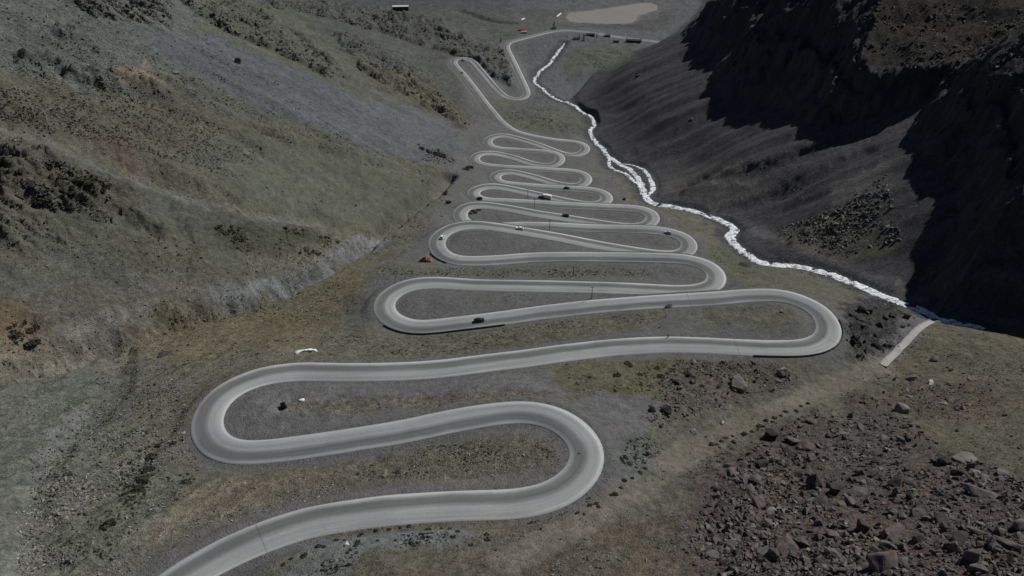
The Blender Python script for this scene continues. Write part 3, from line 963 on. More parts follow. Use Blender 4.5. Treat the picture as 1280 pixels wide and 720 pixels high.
def resample(line, step):
    L = np.concatenate([[0], np.cumsum(np.linalg.norm(np.diff(line, axis=0), axis=1))])
    s = np.arange(0, L[-1], step)
    return np.stack([np.interp(s, L, line[:, k]) for k in range(3)], 1), s


def make_river(name, line, wid):
    l2, s = resample(line, 0.8)
    far = sstep(350, 800, l2[:, 1])
    for k, (sa, sb) in enumerate(((401, 402), (405, 406))):
        l2[:, k] += (0.9 + 1.5 * far) * fbm(s, s * 0 + 1.7 + 4 * k, 17, 3, sa, gain=0.65) + 0.45 * fbm(s, s * 0 + 3.3, 3, 2, sb)
    l2[:, 2] = Hat(l2[:, 0], l2[:, 1]) * 0.5 + l2[:, 2] * 0.5
    wid = float(wid)
    offs = np.linspace(1, -1, 15) * wid
    a = 0.75 * fbm(s, s * 0 + 2.2, 9, 5, 411, gain=0.75)
    b = 0.75 * fbm(s, s * 0 + 7.2, 9, 5, 415, gain=0.75)
    u = np.linspace(1, -1, 15)
    w = np.where(u[None] > 0, a[:, None], b[:, None]) - 0.36 * far[:, None] - 0.65 * (1 - sstep(0, 30, np.minimum(s, s[-1] - s)))[:, None]
    hs = 0.34 - 0.12 * u ** 2
    hs[[0, -1]] = -0.4
    o = ribbon(name, l2, list(offs), list(hs), WATER, np.clip(w, -0.8, 1.2))
    co = np.empty(len(o.data.vertices) * 3, np.float32)
    o.data.vertices.foreach_get('co', co)
    co = co.reshape(-1, 3).astype(float)
    co[:, 2] += 0.30 * fbm(co[:, 0], co[:, 1], 2.2, 3, 421)
    # boulders part the current: let the bed stand through here and there
    co[:, 2] -= 1.1 * sstep(0.16, 0.34, fbm(co[:, 0], co[:, 1], 5.0, 3, 431))
    o.data.vertices.foreach_set('co', co.astype(np.float32).ravel())
    o.data.update()
    return tag(o, kind='structure')


make_river('river', river, 3.3)
make_river('river_channel', branch, 2.3)
make_river('river_channel', branch2, 2.5)
# ------------------------------------------------------------------ rocks
def hull_template(n, seed, sq=(1, 1, 0.75), power=0.55):
    rg = np.random.default_rng(seed)
    p = rg.normal(size=(n, 3))
    p /= (np.abs(p) ** 3).sum(1, keepdims=True) ** (1 / 3)
    p *= rg.uniform(power, 1, (n, 1)) * np.asarray(sq) * 0.5
    bm = bmesh.new()
    for q in p:
        bm.verts.new(q)
    r = bmesh.ops.convex_hull(bm, input=bm.verts)
    bmesh.ops.delete(bm, geom=[g for g in set(r['geom_interior'] + r['geom_unused']) if isinstance(g, bmesh.types.BMVert)], context='VERTS')
    bmesh.ops.triangulate(bm, faces=bm.faces)
    bm.verts.index_update()
    bm.verts.ensure_lookup_table()
    co = np.array([v.co[:] for v in bm.verts])
    fa = np.array([[v.index for v in f.verts] for f in bm.faces])
    bm.free()
    return co, fa


SMALL = [hull_template(9, 900 + k, (1, 1, 0.8)) for k in range(14)]


def rand_rot(rg, n, tilt=0.6):
    a, b, c = rg.uniform(0, 6.283, n), rg.normal(0, tilt, n), rg.normal(0, tilt, n)
    ca, sa, cb, sb, cc, sc = np.cos(a), np.sin(a), np.cos(b), np.sin(b), np.cos(c), np.sin(c)
    o, z = np.ones(n), np.zeros(n)
    Rz_ = np.stack([ca, -sa, z, sa, ca, z, z, z, o], 1).reshape(n, 3, 3)
    Ry_ = np.stack([cb, z, sb, z, o, z, -sb, z, cb], 1).reshape(n, 3, 3)
    Rx_ = np.stack([o, z, z, z, cc, -sc, z, sc, cc], 1).reshape(n, 3, 3)
    return Rz_ @ Ry_ @ Rx_


def pix_in(poly, n, rg):
    P = np.array(poly, float)
    lo, hi = P.min(0), P.max(0)
    out = np.empty((0, 2))
    while len(out) < n:
        q = rg.uniform(lo, hi, (n * 2, 2))
        q = q[inside(q[:, 0], q[:, 1], P)]
        out = np.vstack([out, q])
    return out[:n]


def clump(P, wl, thr, rg, seed):
    f = fbm(P[:, 0], P[:, 1], wl, 3, seed)
    return P[f + rg.normal(0, 0.12, len(P)) > thr]


ROCKY = [  # traced patch, number, smallest, largest, tone, clumping
    (OUTCROP[0], 1300, 0.9, 5.0, 0.8, -0.1), (OUTCROP[1], 2000, 0.8, 5.0, 0.65, -0.1), (OUTCROP[2], 2600, 1.0, 5.5, 0.8, -0.1), (OUTCROP[3], 1100, 1.0, 5.0, 0.75, 0.0),
    (OUTCROP[4], 700, 0.7, 3.2, 0.8, 0.0), (OUTCROP[5], 220, 0.6, 2.6, 0.7, 0.0), (OUTCROP[6], 220, 0.6, 2.2, 0.8, 0.0), (OUTCROP[7], 120, 0.7, 3.0, 0.8, 0.0),
    (OUTCROP[9], 200, 0.7, 2.4, 0.8, 0.0),
    ([(0, 0), (300, 0), (280, 90), (180, 130), (0, 190)], 2600, 0.6, 2.6, 1.05, 0.0),
    ([(220, 60), (330, 80), (450, 180), (560, 215), (540, 235), (420, 195), (300, 160), (230, 120)], 2600, 0.5, 2.4, 0.9, -0.05),
    ([(0, 200), (150, 215), (230, 290), (160, 320), (0, 330)], 700, 0.4, 1.5, 0.9, 0.0),
    ([(150, 340), (300, 330), (430, 300), (470, 285), (460, 330), (380, 370), (260, 400), (160, 395)], 700, 0.4, 1.6, 1.1, 0.05),
    ([(440, 300), (540, 230), (570, 230), (560, 265), (500, 320), (450, 350)], 500, 0.5, 1.8, 0.9, 0.0),
    ([(110, 430), (300, 395), (440, 350), (450, 420), (370, 452), (240, 470), (200, 520), (120, 500)], 1600, 0.35, 1.5, 1.2, 0.0),
    ([(30, 490), (230, 470), (250, 590), (180, 660), (60, 720), (20, 720), (40, 600)], 7500, 0.3, 1.5, 1.35, -0.12),
    ([(60, 600), (115, 590), (110, 640), (60, 660)], 420, 0.5, 1.8, 1.8, -0.4),
    ([(20, 640), (55, 620), (50, 720), (15, 720)], 500, 0.35, 1.3, 1.8, -0.3),
    ([(90, 720), (240, 650), (420, 600), (440, 612), (300, 650), (200, 690), (160, 720)], 1300, 0.25, 1.0, 1.5, -0.1),
    ([(350, 505), (420, 497), (560, 492), (690, 488), (690, 499), (560, 507), (420, 514)], 700, 0.25, 1.0, 1.2, 0.0),
    ([(460, 560), (560, 550), (690, 548), (700, 572), (640, 592), (520, 594), (450, 600)], 800, 0.25, 1.0, 1.2, 0.05),
    ([(460, 563), (540, 556), (545, 592), (500, 592)], 260, 0.3, 0.9, 1.4, -0.2),
    ([(400, 418), (520, 422), (650, 408), (820, 390), (800, 405), (680, 425), (560, 443), (400, 444)], 800, 0.3, 1.3, 1.1, 0.0),
    ([(470, 335), (640, 336), (840, 338), (860, 343), (700, 347), (520, 343), (470, 352)], 600, 0.35, 1.5, 1.0, 0.0),
    ([(560, 366), (700, 363), (830, 365), (860, 368), (720, 372), (600, 380)], 300, 0.3, 1.1, 1.0, 0.0),
    ([(400, 670), (560, 655), (700, 650), (720, 660), (600, 676), (420, 720), (330, 720)], 500, 0.2, 0.7, 1.2, 0.05),
    ([(560, 680), (760, 640), (880, 640), (880, 720), (480, 720)], 1900, 0.2, 1.1, 1.15, -0.02),
    ([(850, 450), (1010, 455), (1000, 480), (930, 500), (830, 530), (810, 560), (800, 520)], 1600, 0.35, 1.9, 1.0, -0.05),
    ([(890, 600), (960, 545), (1060, 490), (1110, 500), (1160, 545), (1280, 600), (1280, 720), (850, 720)], 8200, 0.4, 2.6, 0.95, -0.1),
    ([(900, 590), (1000, 560), (1040, 640), (1150, 720), (900, 720)], 4200, 0.45, 2.9, 1.0, -0.2),
    ([(1110, 470), (1240, 480), (1240, 540), (1150, 520)], 900, 0.3, 1.5, 1.0, 0.0),
    ([(1060, 400), (1280, 435), (1280, 600), (1150, 530), (1080, 480)], 1100, 0.3, 1.3, 1.05, 0.0),
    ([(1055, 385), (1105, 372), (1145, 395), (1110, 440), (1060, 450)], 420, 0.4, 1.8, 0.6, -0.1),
    ([(960, 290), (1040, 262), (1110, 215), (1128, 300), (1060, 320)], 1500, 0.8, 4.2, 1.0, -0.15),
    ([(820, 160), (960, 190), (1040, 250), (960, 250), (840, 200)], 120, 0.7, 2.6, 1.0, 0.1),
    ([(930, 318), (1010, 330), (1100, 362), (1170, 395), (1120, 385), (1000, 340)], 420, 0.4, 1.6, 0.9, -0.1),
    ([(760, 180), (800, 210), (820, 240), (830, 250), (800, 250), (770, 215)], 240, 0.5, 1.8, 0.9, -0.1),
    ([(0, 0), (440, 10), (600, 180), (520, 240), (380, 280), (200, 240), (0, 160)], 2600, 0.5, 2.4, 1.35, -0.3),
    ([(0, 300), (240, 300), (420, 300), (470, 330), (250, 480), (0, 480)], 2200, 0.35, 1.7, 1.3, -0.2),
    ([(240, 600), (440, 575), (700, 545), (700, 590), (480, 606), (330, 640), (200, 700), (120, 720)], 1500, 0.2, 1.0, 1.35, -0.1),
    ([(360, 440), (480, 420), (640, 408), (830, 388), (850, 420), (600, 450), (420, 458)], 900, 0.25, 1.2, 1.25, -0.1),
    ([(1070, 4), (1280, 4), (1280, 120), (1180, 110), (1080, 60)], 1500, 0.8, 4.5, 0.75, -0.1),
    ([(880, 10), (1060, 10), (1100, 120), (940, 140), (890, 70)], 500, 0.8, 4.0, 0.8, 0.0),
    ([(670, 90), (740, 150), (760, 180), (735, 170), (690, 130), (660, 105)], 220, 0.6, 2.0, 0.9, -0.1),
]


def scatter_mesh(name, specs, templates, mat, seed, sink=0.3, flat=(0.55, 0.95), tilt=0.35):
    rg = np.random.default_rng(seed)
    Vs, Fs, Ts, base = [], [], [], 0
    for k, (poly, n, smin, smax, tone, thr) in enumerate(specs):
        px = pix_in(poly, n * 2, rg)
        P = at(px[:, 0], px[:, 1])
        P = clump(P, 22, thr, rg, 600 + k)[:n]
        P = P[bilerp(RDD, *grid_ij(P[:, 0], P[:, 1])) > 6.3]
        P = P[(bilerp(TRK, *grid_ij(P[:, 0], P[:, 1])) < 0.5) | (rg.random(len(P)) < 0.12)]
        m = len(P)
        if m == 0:
            continue
        s = smin * (smax / smin) ** (rg.power(0.42, m))
        rot = rand_rot(rg, m, tilt)
        tn = tone * rg.lognormal(0, 0.28, m)
        which = rg.integers(0, len(templates), m)
        for w_ in range(len(templates)):
            sel = np.where(which == w_)[0]
            if len(sel) == 0:
                continue
            co, fa = templates[w_]
            sc = np.stack([rg.uniform(0.8, 1.3, len(sel)), rg.uniform(0.7, 1.0, len(sel)), rg.uniform(*flat, len(sel))], 1) * s[sel, None]
            q = np.einsum('nij,nvj->nvi', rot[sel], co[None] * sc[:, None, :]) + P[sel][:, None, :]
            q[:, :, 2] += (0.5 * sc[:, 2] - sink * s[sel])[:, None]
            Vs.append(q.reshape(-1, 3))
            nv = len(co)
            Fs.append((fa[None] + (np.arange(len(sel)) * nv)[:, None, None]).reshape(-1, fa.shape[1]) + base)
            Ts.append(np.repeat(tn[sel], nv))
            base += len(sel) * nv
    me = raw_mesh(name, np.vstack(Vs), np.vstack(Fs))
    a = me.attributes.new('tone', 'FLOAT', 'POINT')
    a.data.foreach_set('value', np.concatenate(Ts).astype(np.float32))
    return link(name, me, mat)


def rock_material(name, c, use_tone=False, c2=None):
    t = NT(name)
    geo = t.n('ShaderNodeNewGeometry').outputs['Position']
    f = t.noise(geo, 0.9, 5, 0.65)
    g = t.noise(geo, 4.5, 4, 0.6)
    k = t.math('MULTIPLY', t.mapr(f, 0.3, 0.7, 0.65, 1.3), t.mapr(g, 0.3, 0.7, 0.75, 1.2))
    if use_tone:
        k = t.math('MULTIPLY', k, t.n('ShaderNodeAttribute', attribute_name='tone').outputs['Fac'])
    col = c
    base = t.mixc(t.mapr(t.noise(geo, 0.05, 3), 0.4, 0.62, 0, 1), c, c2 or c)
    v = t.n('ShaderNodeVectorMath', operation='SCALE')
    t.l(base, v.inputs[0])
    t.l(k, v.inputs['Scale'])
    t.l(v.outputs[0], t.b.inputs['Base Color'])
    t.l(t.bump(g, 0.12, 0.6, t.bump(f, 0.4, 0.5)), t.b.inputs['Normal'])
    return t.m


NEARRED = [r for r in ROCKY if r[0][0][0] > 840 and max(p[1] for p in r[0]) > 460]
ROCKY = [r for r in ROCKY if r not in NEARRED]
tag(scatter_mesh('rubble', NEARRED, SMALL, rock_material('reddish_loose_stone', (0.122, 0.116, 0.107), True, (0.122, 0.106, 0.096)), 6), kind='stuff')
tag(scatter_mesh('loose_stones', ROCKY, SMALL, rock_material('loose_stone', (0.125, 0.123, 0.117), True, (0.118, 0.114, 0.104)), 5), kind='stuff')

# ------------------------------------------------------------------ scrub: cushions of tiny leaves
def tuft_template(seed, n=26):
    rg = np.random.default_rng(seed)
    d = rg.normal(size=(n, 3))
    d[:, 2] = np.abs(d[:, 2]) * 0.9
    d /= np.linalg.norm(d, axis=1, keepdims=True)
    c = d * rg.uniform(0.25, 0.5, (n, 1)) * np.array([1, 1, 0.8])
    co, fa = [], []
    for k in range(n):
        a = rg.normal(size=3)
        a -= a.dot(d[k]) * d[k] * 0.6
        a /= np.linalg.norm(a)
        b = np.cross(d[k], a)
        s = rg.uniform(0.12, 0.22)
        co += [c[k] - a * s, c[k] + b * s * 0.8 - d[k] * 0.05, c[k] + a * s, c[k] - b * s * 0.8 + d[k] * 0.08]
        fa.append([4 * k, 4 * k + 1, 4 * k + 2, 4 * k + 3])
    return np.array(co) , np.array(fa)


TUFTS = [tuft_template(50 + k) for k in range(6)]
SCRUB = [
    ([(0, 110), (140, 118), (240, 140), (340, 190), (300, 225), (180, 190), (60, 160), (0, 150)], 2600, 0.7, 1.7, 0.9, -0.25),
    ([(60, 50), (220, 70), (180, 120), (60, 110)], 500, 0.7, 1.5, 0.9, 0.0),
    ([(0, 195), (70, 200), (140, 228), (130, 262), (0, 262)], 330, 0.9, 3.4, 0.8, 0.05),
    ([(265, 282), (380, 286), (425, 302), (395, 322), (310, 322)], 420, 0.8, 3.4, 0.8, 0.0),
    ([(150, 290), (300, 300), (460, 300), (380, 345), (200, 340)], 350, 0.6, 1.8, 0.8, 0.1),
    ([(10, 395), (50, 400), (45, 435), (10, 430)], 90, 0.7, 2.4, 0.8, 0.0),
    ([(200, 400), (420, 350), (450, 420), (300, 450), (200, 470)], 800, 0.4, 1.4, 1.0, 0.0),
    ([(480, 60), (560, 100), (590, 150), (540, 140), (480, 90)], 420, 1.0, 2.6, 0.9, 0.0),
    ([(560, 40), (640, 60), (645, 110), (600, 80)], 260, 1.0, 2.6, 0.9, 0.0),
    ([(640, 128), (690, 132), (730, 160), (680, 168), (625, 150)], 420, 0.8, 2.2, 0.9, 0.0),
    ([(720, 60), (790, 62), (780, 84), (710, 90)], 320, 1.0, 2.6, 0.9, 0.0),
    ([(520, 180), (560, 190), (570, 205), (530, 205)], 160, 1.0, 3.0, 0.9, 0.0),
    ([(60, 520), (230, 480), (250, 600), (140, 700), (60, 700)], 900, 0.4, 1.3, 0.85, 0.0),
    ([(150, 570), (190, 555), (205, 580), (170, 640), (145, 625)], 200, 0.6, 2.0, 0.75, -0.1),
    ([(390, 715), (440, 672), (560, 662), (560, 676), (470, 692), (410, 720)], 260, 0.4, 1.1, 0.7, -0.1),
    ([(460, 560), (690, 550), (700, 580), (560, 596), (440, 602)], 500, 0.35, 1.0, 0.85, 0.0),
    ([(600, 655), (780, 610), (830, 575), (850, 590), (740, 650), (640, 664)], 300, 0.4, 1.1, 0.75, -0.05),
    ([(770, 600), (780, 555), (830, 530), (850, 560)], 260, 0.4, 1.2, 0.7, -0.05),
    ([(850, 560), (940, 515), (1060, 480), (1080, 490), (960, 545), (860, 600)], 360, 0.4, 1.2, 0.7, 0.0),
    ([(700, 452), (870, 450), (960, 458), (840, 490), (720, 490)], 500, 0.4, 1.5, 0.85, 0.05),
    ([(1060, 405), (1180, 405), (1280, 430), (1280, 600), (1180, 550), (1100, 500)], 600, 0.3, 1.1, 0.85, 0.05),
    ([(400, 418), (520, 424), (650, 408), (820, 390), (800, 405), (560, 443), (400, 444)], 600, 0.4, 1.3, 0.85, 0.0),
    ([(470, 335), (640, 336), (860, 342), (700, 347), (470, 350)], 400, 0.5, 1.5, 0.85, 0.0),
    ([(900, 305), (960, 335), (930, 345), (890, 325)], 120, 0.5, 1.5, 0.85, 0.0),
    ([(960, 290), (1040, 275), (1110, 300), (1060, 330)], 200, 0.7, 2.4, 0.8, 0.0),
]


def leaf_material(name, c):
    t = NT(name)
    geo = t.n('ShaderNodeNewGeometry').outputs['Position']
    k = t.math('MULTIPLY', t.mapr(t.noise(geo, 0.5, 3), 0.3, 0.7, 0.6, 1.4), t.n('ShaderNodeAttribute', attribute_name='tone').outputs['Fac'])
    v = t.n('ShaderNodeVectorMath', operation='SCALE')
    v.inputs[0].default_value = c
    t.l(k, v.inputs['Scale'])
    t.l(v.outputs[0], t.b.inputs['Base Color'])
    return t.m


SCRUBM = leaf_material('scrub_leaf', (0.055, 0.058, 0.038))
tag(scatter_mesh('scrub', SCRUB, TUFTS, SCRUBM, 8, sink=0.42, flat=(0.6, 0.9), tilt=0.1), kind='stuff')
# ------------------------------------------------------------------ boulders, each one a thing
def boulder_mesh(seed, sq, mat, detail=2):
    co, fa = hull_template(16, seed, sq, 0.62)
    bm = bmesh.new()
    vs_ = [bm.verts.new(c) for c in co]
    for f in fa:
        bm.faces.new([vs_[k] for k in f])
    bmesh.ops.dissolve_limit(bm, angle_limit=R(14), verts=bm.verts, edges=bm.edges)
    bmesh.ops.bevel(bm, geom=list(bm.edges), offset=0.035, segments=1, affect='EDGES', clamp_overlap=True)
    bmesh.ops.triangulate(bm, faces=bm.faces)
    for _ in range(detail):
        bmesh.ops.subdivide_edges(bm, edges=[e for e in bm.edges if e.calc_length() > 0.16], cuts=1, use_grid_fill=True)
    bmesh.ops.triangulate(bm, faces=bm.faces)
    bm.normal_update()
    P = np.array([v.co[:] for v in bm.verts])
    d = 0.035 * fbm(P[:, 0] + P[:, 2] * 0.7 + seed, P[:, 1] - P[:, 2] * 0.6, 0.35, 3, seed)
    for v, q in zip(bm.verts, d):
        v.co += v.normal * float(q)
    me = bpy.data.meshes.new('boulder')
    bm.to_mesh(me)
    bm.free()
    me.materials.append(mat)
    return me


RM = {'grey': rock_material('grey_stone', (0.135, 0.132, 0.128), False, (0.115, 0.11, 0.102)),
      'reddish': rock_material('reddish_stone', (0.125, 0.10, 0.094), False, (0.14, 0.115, 0.105)),
      'dark': rock_material('dark_stone', (0.062, 0.06, 0.058), False, (0.075, 0.07, 0.065)),
      'pale': rock_material('pale_stone', (0.20, 0.192, 0.178), False, (0.17, 0.162, 0.15)),
      'white': rock_material('white_stone', (0.55, 0.55, 0.53), False, (0.5, 0.5, 0.48))}
SHAPE = {'blocky': (1, 0.9, 0.85), 'flat': (1.15, 0.9, 0.42), 'long': (1.5, 0.6, 0.55), 'pointed': (0.85, 0.75, 1.25)}
BM_CACHE = {}


def bmesh_for(col, shape, k):
    key = (col, shape, k)
    if key not in BM_CACHE:
        BM_CACHE[key] = boulder_mesh(1000 + 37 * k + 11 * list(SHAPE).index(shape) + 5 * list(RM).index(col), SHAPE[shape], RM[col])
    return BM_CACHE[key]


def put_boulder(u, v, px, col, shape, label, group=None, k=0, yaw=None, sink=0.3):
    P = at(u, v)[0]
    D = np.linalg.norm(P)
    s = px * D / F
    o = link('boulder', bmesh_for(col, shape, k))
    o.location = (P[0], P[1], P[2] + s * SHAPE[shape][2] * (0.5 - sink) * 0.8)
    o.rotation_euler = (random.uniform(-0.2, 0.2), random.uniform(-0.2, 0.2), random.uniform(0, 6.28) if yaw is None else yaw)
    o.scale = (s, s, s)
    return tag(o, label, 'boulder', group)


NOTABLE = [
    (925, 484, 30, 'pale', 'blocky', 'big pale flat-topped boulder with a dark left face, beside the dirt track', 1, 0.4),
    (978, 467, 19, 'pale', 'blocky', 'pale lopsided boulder behind the biggest pale one, above the dirt track', 2, 1.0),
    (1017, 607, 25, 'dark', 'pointed', 'tall pointed boulder with a dark left face in the middle of the rubble', 0, 0.3),
    (1126, 514, 24, 'pale', 'blocky', 'large pale upright boulder at the top edge of the rubble, on olive grass', 3, 0.2),
    (1203, 574, 29, 'pale', 'flat', 'long flat-topped pale slab on the right-hand slope', 1, 0.1),
    (1180, 580, 20, 'dark', 'blocky', 'dark boulder leaning against the flat-topped pale slab', 1, 0.8),
    (1250, 592, 19, 'grey', 'flat', 'low grey boulder right of the flat-topped pale slab', 2, 0.5),
    (1217, 617, 30, 'pale', 'long', 'long pale log-shaped rock lying across the slope', 1, -0.75),
    (944, 604, 20, 'grey', 'blocky', 'squared grey boulder at the upper left of the reddish rubble', 2, 0.7),
    (963, 641, 20, 'pale', 'flat', 'pale rounded slab left of centre in the rubble', 3, 0.4),
    (982, 692, 40, 'reddish', 'flat', 'huge reddish tilted slab near the bottom edge', 1, 0.9),
    (1104, 712, 44, 'reddish', 'blocky', 'largest reddish boulder, cut by the bottom edge', 2, 0.3),
    (1108, 668, 36, 'reddish', 'flat', 'broad reddish slab above the largest reddish boulder', 3, 0.5),
    (1076, 664, 22, 'dark', 'pointed', 'dark jagged rock against the broad reddish slab', 2, 0.1),
    (1047, 615, 24, 'dark', 'blocky', 'dark squat boulder right of the tall pointed one', 3, 0.4),
    (1072, 617, 22, 'grey', 'flat', 'grey overhanging slab beside the dark squat boulder', 0, 0.2),
    (956, 694, 28, 'grey', 'flat', 'grey slab propped on the left of the huge reddish slab', 2, 0.6),
    (1195, 679, 30, 'dark', 'blocky', 'big dark hollowed boulder in the lower right', 4, 0.6),
    (1212, 699, 27, 'grey', 'pointed', 'grey pyramid-shaped boulder below the big dark one', 2, 0.4),
    (1240, 684, 18, 'pale', 'pointed', 'pale wedge of rock right of the pyramid-shaped boulder', 3, 0.3),
    (1261, 683, 30, 'grey', 'long', 'long grey rib of rock near the lower right corner', 2, -0.9),
    (1147, 640, 18, 'dark', 'blocky', 'dark knobbly rock on bare ground above the lower right', 0, 0.4),
    (1137, 622, 12, 'dark', 'pointed', 'small dark cone-shaped rock on bare ground', 1, 0.4),
    (1122, 627, 14, 'dark', 'flat', 'small dark flat rock left of the cone-shaped one', 1, 0.9),
    (1117, 605, 19, 'dark', 'blocky', 'round dark rock standing over bare gravel', 5, 0.9),
    (1222, 666, 17, 'grey', 'long', 'narrow grey ridge-shaped rock above the pyramid boulder', 3, -0.8),
    (1273, 660, 22, 'grey', 'blocky', 'grey block touching the right edge low down', 5, 0.2),
    (903, 529, 7, 'white', 'blocky', 'small white stone on the dirt track', 1, 0.4),
    (433, 681, 8, 'white', 'blocky', 'square white stone beside the lowest straight of road', 2, 0.4),
    (204, 444, 16, 'dark', 'flat', 'dark wedge-shaped rock alone left of the second left hairpin', 2, 0.1),
    (355, 509, 12, 'dark', 'pointed', 'dark rock at the tip of the stony strip inside the left hairpin', 3, 0.1),
    (979, 390, 12, 'pale', 'flat', 'pale flat rock inside the widest right hairpin', 4, 0.1),
    (838, 384, 13, 'dark', 'flat', 'dark rock at the near kerb above the widest right hairpin', 4, 0.3),
    (932, 333, 16, 'dark', 'flat', 'dark flat outcrop between the river and the hairpins', 5, 0.2),
    (561, 254.5, 9, 'dark', 'blocky', 'lone dark rock left of the upper hairpins on grey gravel', 3, 0.2),
    (780, 250, 6, 'dark', 'blocky', 'lone dark rock on gravel right of the small hairpins', 4, 0.2),
    (1168, 450, 12, 'pale', 'blocky', 'pale round stone on the grass right of the concrete channel', 5, 0.3),
    (1139, 474, 12, 'pale', 'blocky', 'pale stone in dark scrub below the concrete channel', 4, 0.3),
    (1163, 479, 11, 'white', 'long', 'bright upright stone right of the pale one in dark scrub', 3, 1.2),
    (1190, 500, 15, 'grey', 'flat', 'grey slab in the small rubble patch on the upper right slope', 4, 0.5),
    (832, 515, 17, 'dark', 'blocky', 'black outcrop where the grey turn-out meets the grass', 6, 0.2),
    (815, 513, 11, 'pale', 'pointed', 'pale broken rock beside the black outcrop', 4, 0.2),
    (849, 486, 9, 'pale', 'blocky', 'pale stone on grass above the dirt track', 6, 0.2),
    (860, 470, 9, 'dark', 'pointed', 'black pointed stone on grass below the long straight', 4, 0.2),
    (867, 540, 12, 'pale', 'flat', 'pale angular slab at the upper edge of the dirt track', 5, 0.4),
    (725, 567, 6, 'grey', 'blocky', 'grey stone at the bottom edge of the lowest hairpin island', 6, 0.4),
    (220, 91, 9, 'pale', 'flat', 'pale slab on the blue-grey scree, uppermost of two', 6, 0.2),
    (241, 113, 9, 'pale', 'flat', 'pale slab on the blue-grey scree, lower of two', 5, 0.3),
    (298, 79, 11, 'dark', 'pointed', 'dark crag standing out of the scree', 5, 0.3),
    (865, 149, 6, 'dark', 'flat', 'dark rock alone on the shaded scree of the right mountain', 6, 0.3),
    (798, 95, 7, 'dark', 'long', 'dark splinter high on the shaded scree of the right mountain', 4, 0.3),
]
for (u, v, px, col, shape, lab, k, yaw) in NOTABLE:
    put_boulder(u, v, px, col, shape, lab, None, k, yaw)

ZONES = [  # patch, count, px sizes, colours, where
    ([(900, 590), (960, 548), (1030, 520), (1045, 600), (1060, 720), (900, 720), (870, 660)], 95, (8, 22), ('reddish', 'reddish', 'grey', 'dark'), 'in the reddish rubble of the lower right'),
    ([(1045, 600), (1090, 640), (1280, 640), (1280, 720), (1060, 720)], 48, (8, 24), ('grey', 'grey', 'dark', 'reddish'), 'in the grey rubble of the lower right corner'),
    ([(1030, 515), (1060, 490), (1110, 505), (1150, 545), (1280, 600), (1280, 640), (1090, 640), (1045, 600)], 50, (7, 17), ('grey', 'dark', 'grey', 'pale'), 'on the dark upper part of the rubble slope'),
    ([(850, 452), (1010, 455), (1000, 476), (920, 500), (850, 540), (820, 540)], 36, (4, 10), ('grey', 'dark', 'pale', 'reddish'), 'in the stony patch below the longest straight'),
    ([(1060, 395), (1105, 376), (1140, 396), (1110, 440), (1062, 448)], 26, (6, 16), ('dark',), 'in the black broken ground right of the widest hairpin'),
    ([(1070, 470), (1230, 440), (1270, 560), (1150, 530)], 24, (4, 9), ('grey', 'pale', 'dark'), 'on the olive slope at the right edge'),
]
for zi, (poly, cnt, (p0, p1), cols, where) in enumerate(ZONES):
    for n, (u, v) in enumerate(pix_in(poly, cnt, RNG)):
        col = cols[n % len(cols)]
        shape = ('blocky', 'flat', 'blocky', 'pointed', 'flat', 'long')[int(RNG.integers(0, 6))]
        px = p0 * (p1 / p0) ** float(RNG.power(0.55))
        big = 'larger' if px > (p0 * p1) ** 0.5 else 'smaller'
        word = {'blocky': 'blocky', 'flat': 'slab-like', 'long': 'elongated', 'pointed': 'pointed'}[shape]
        lab = f'{big} {word} {col} boulder {where}'
        put_boulder(u, v, px, col, shape, lab, f'{big} {word} {col} boulders {where}', int(RNG.integers(0, 6)))

# ------------------------------------------------------------------ shrubs one can tell apart
def shrub_mesh(seed):
    co, fa = tuft_template(seed, 90)
    me = raw_mesh('shrub', co * np.array([1.25, 1.25, 1.0]), fa)
    a = me.attributes.new('tone', 'FLOAT', 'POINT')
    a.data.foreach_set('value', np.repeat(np.random.default_rng(seed).uniform(0.5, 1.1, len(fa)), 4).astype(np.float32))
    me.materials.append(SCRUBM)
    return me


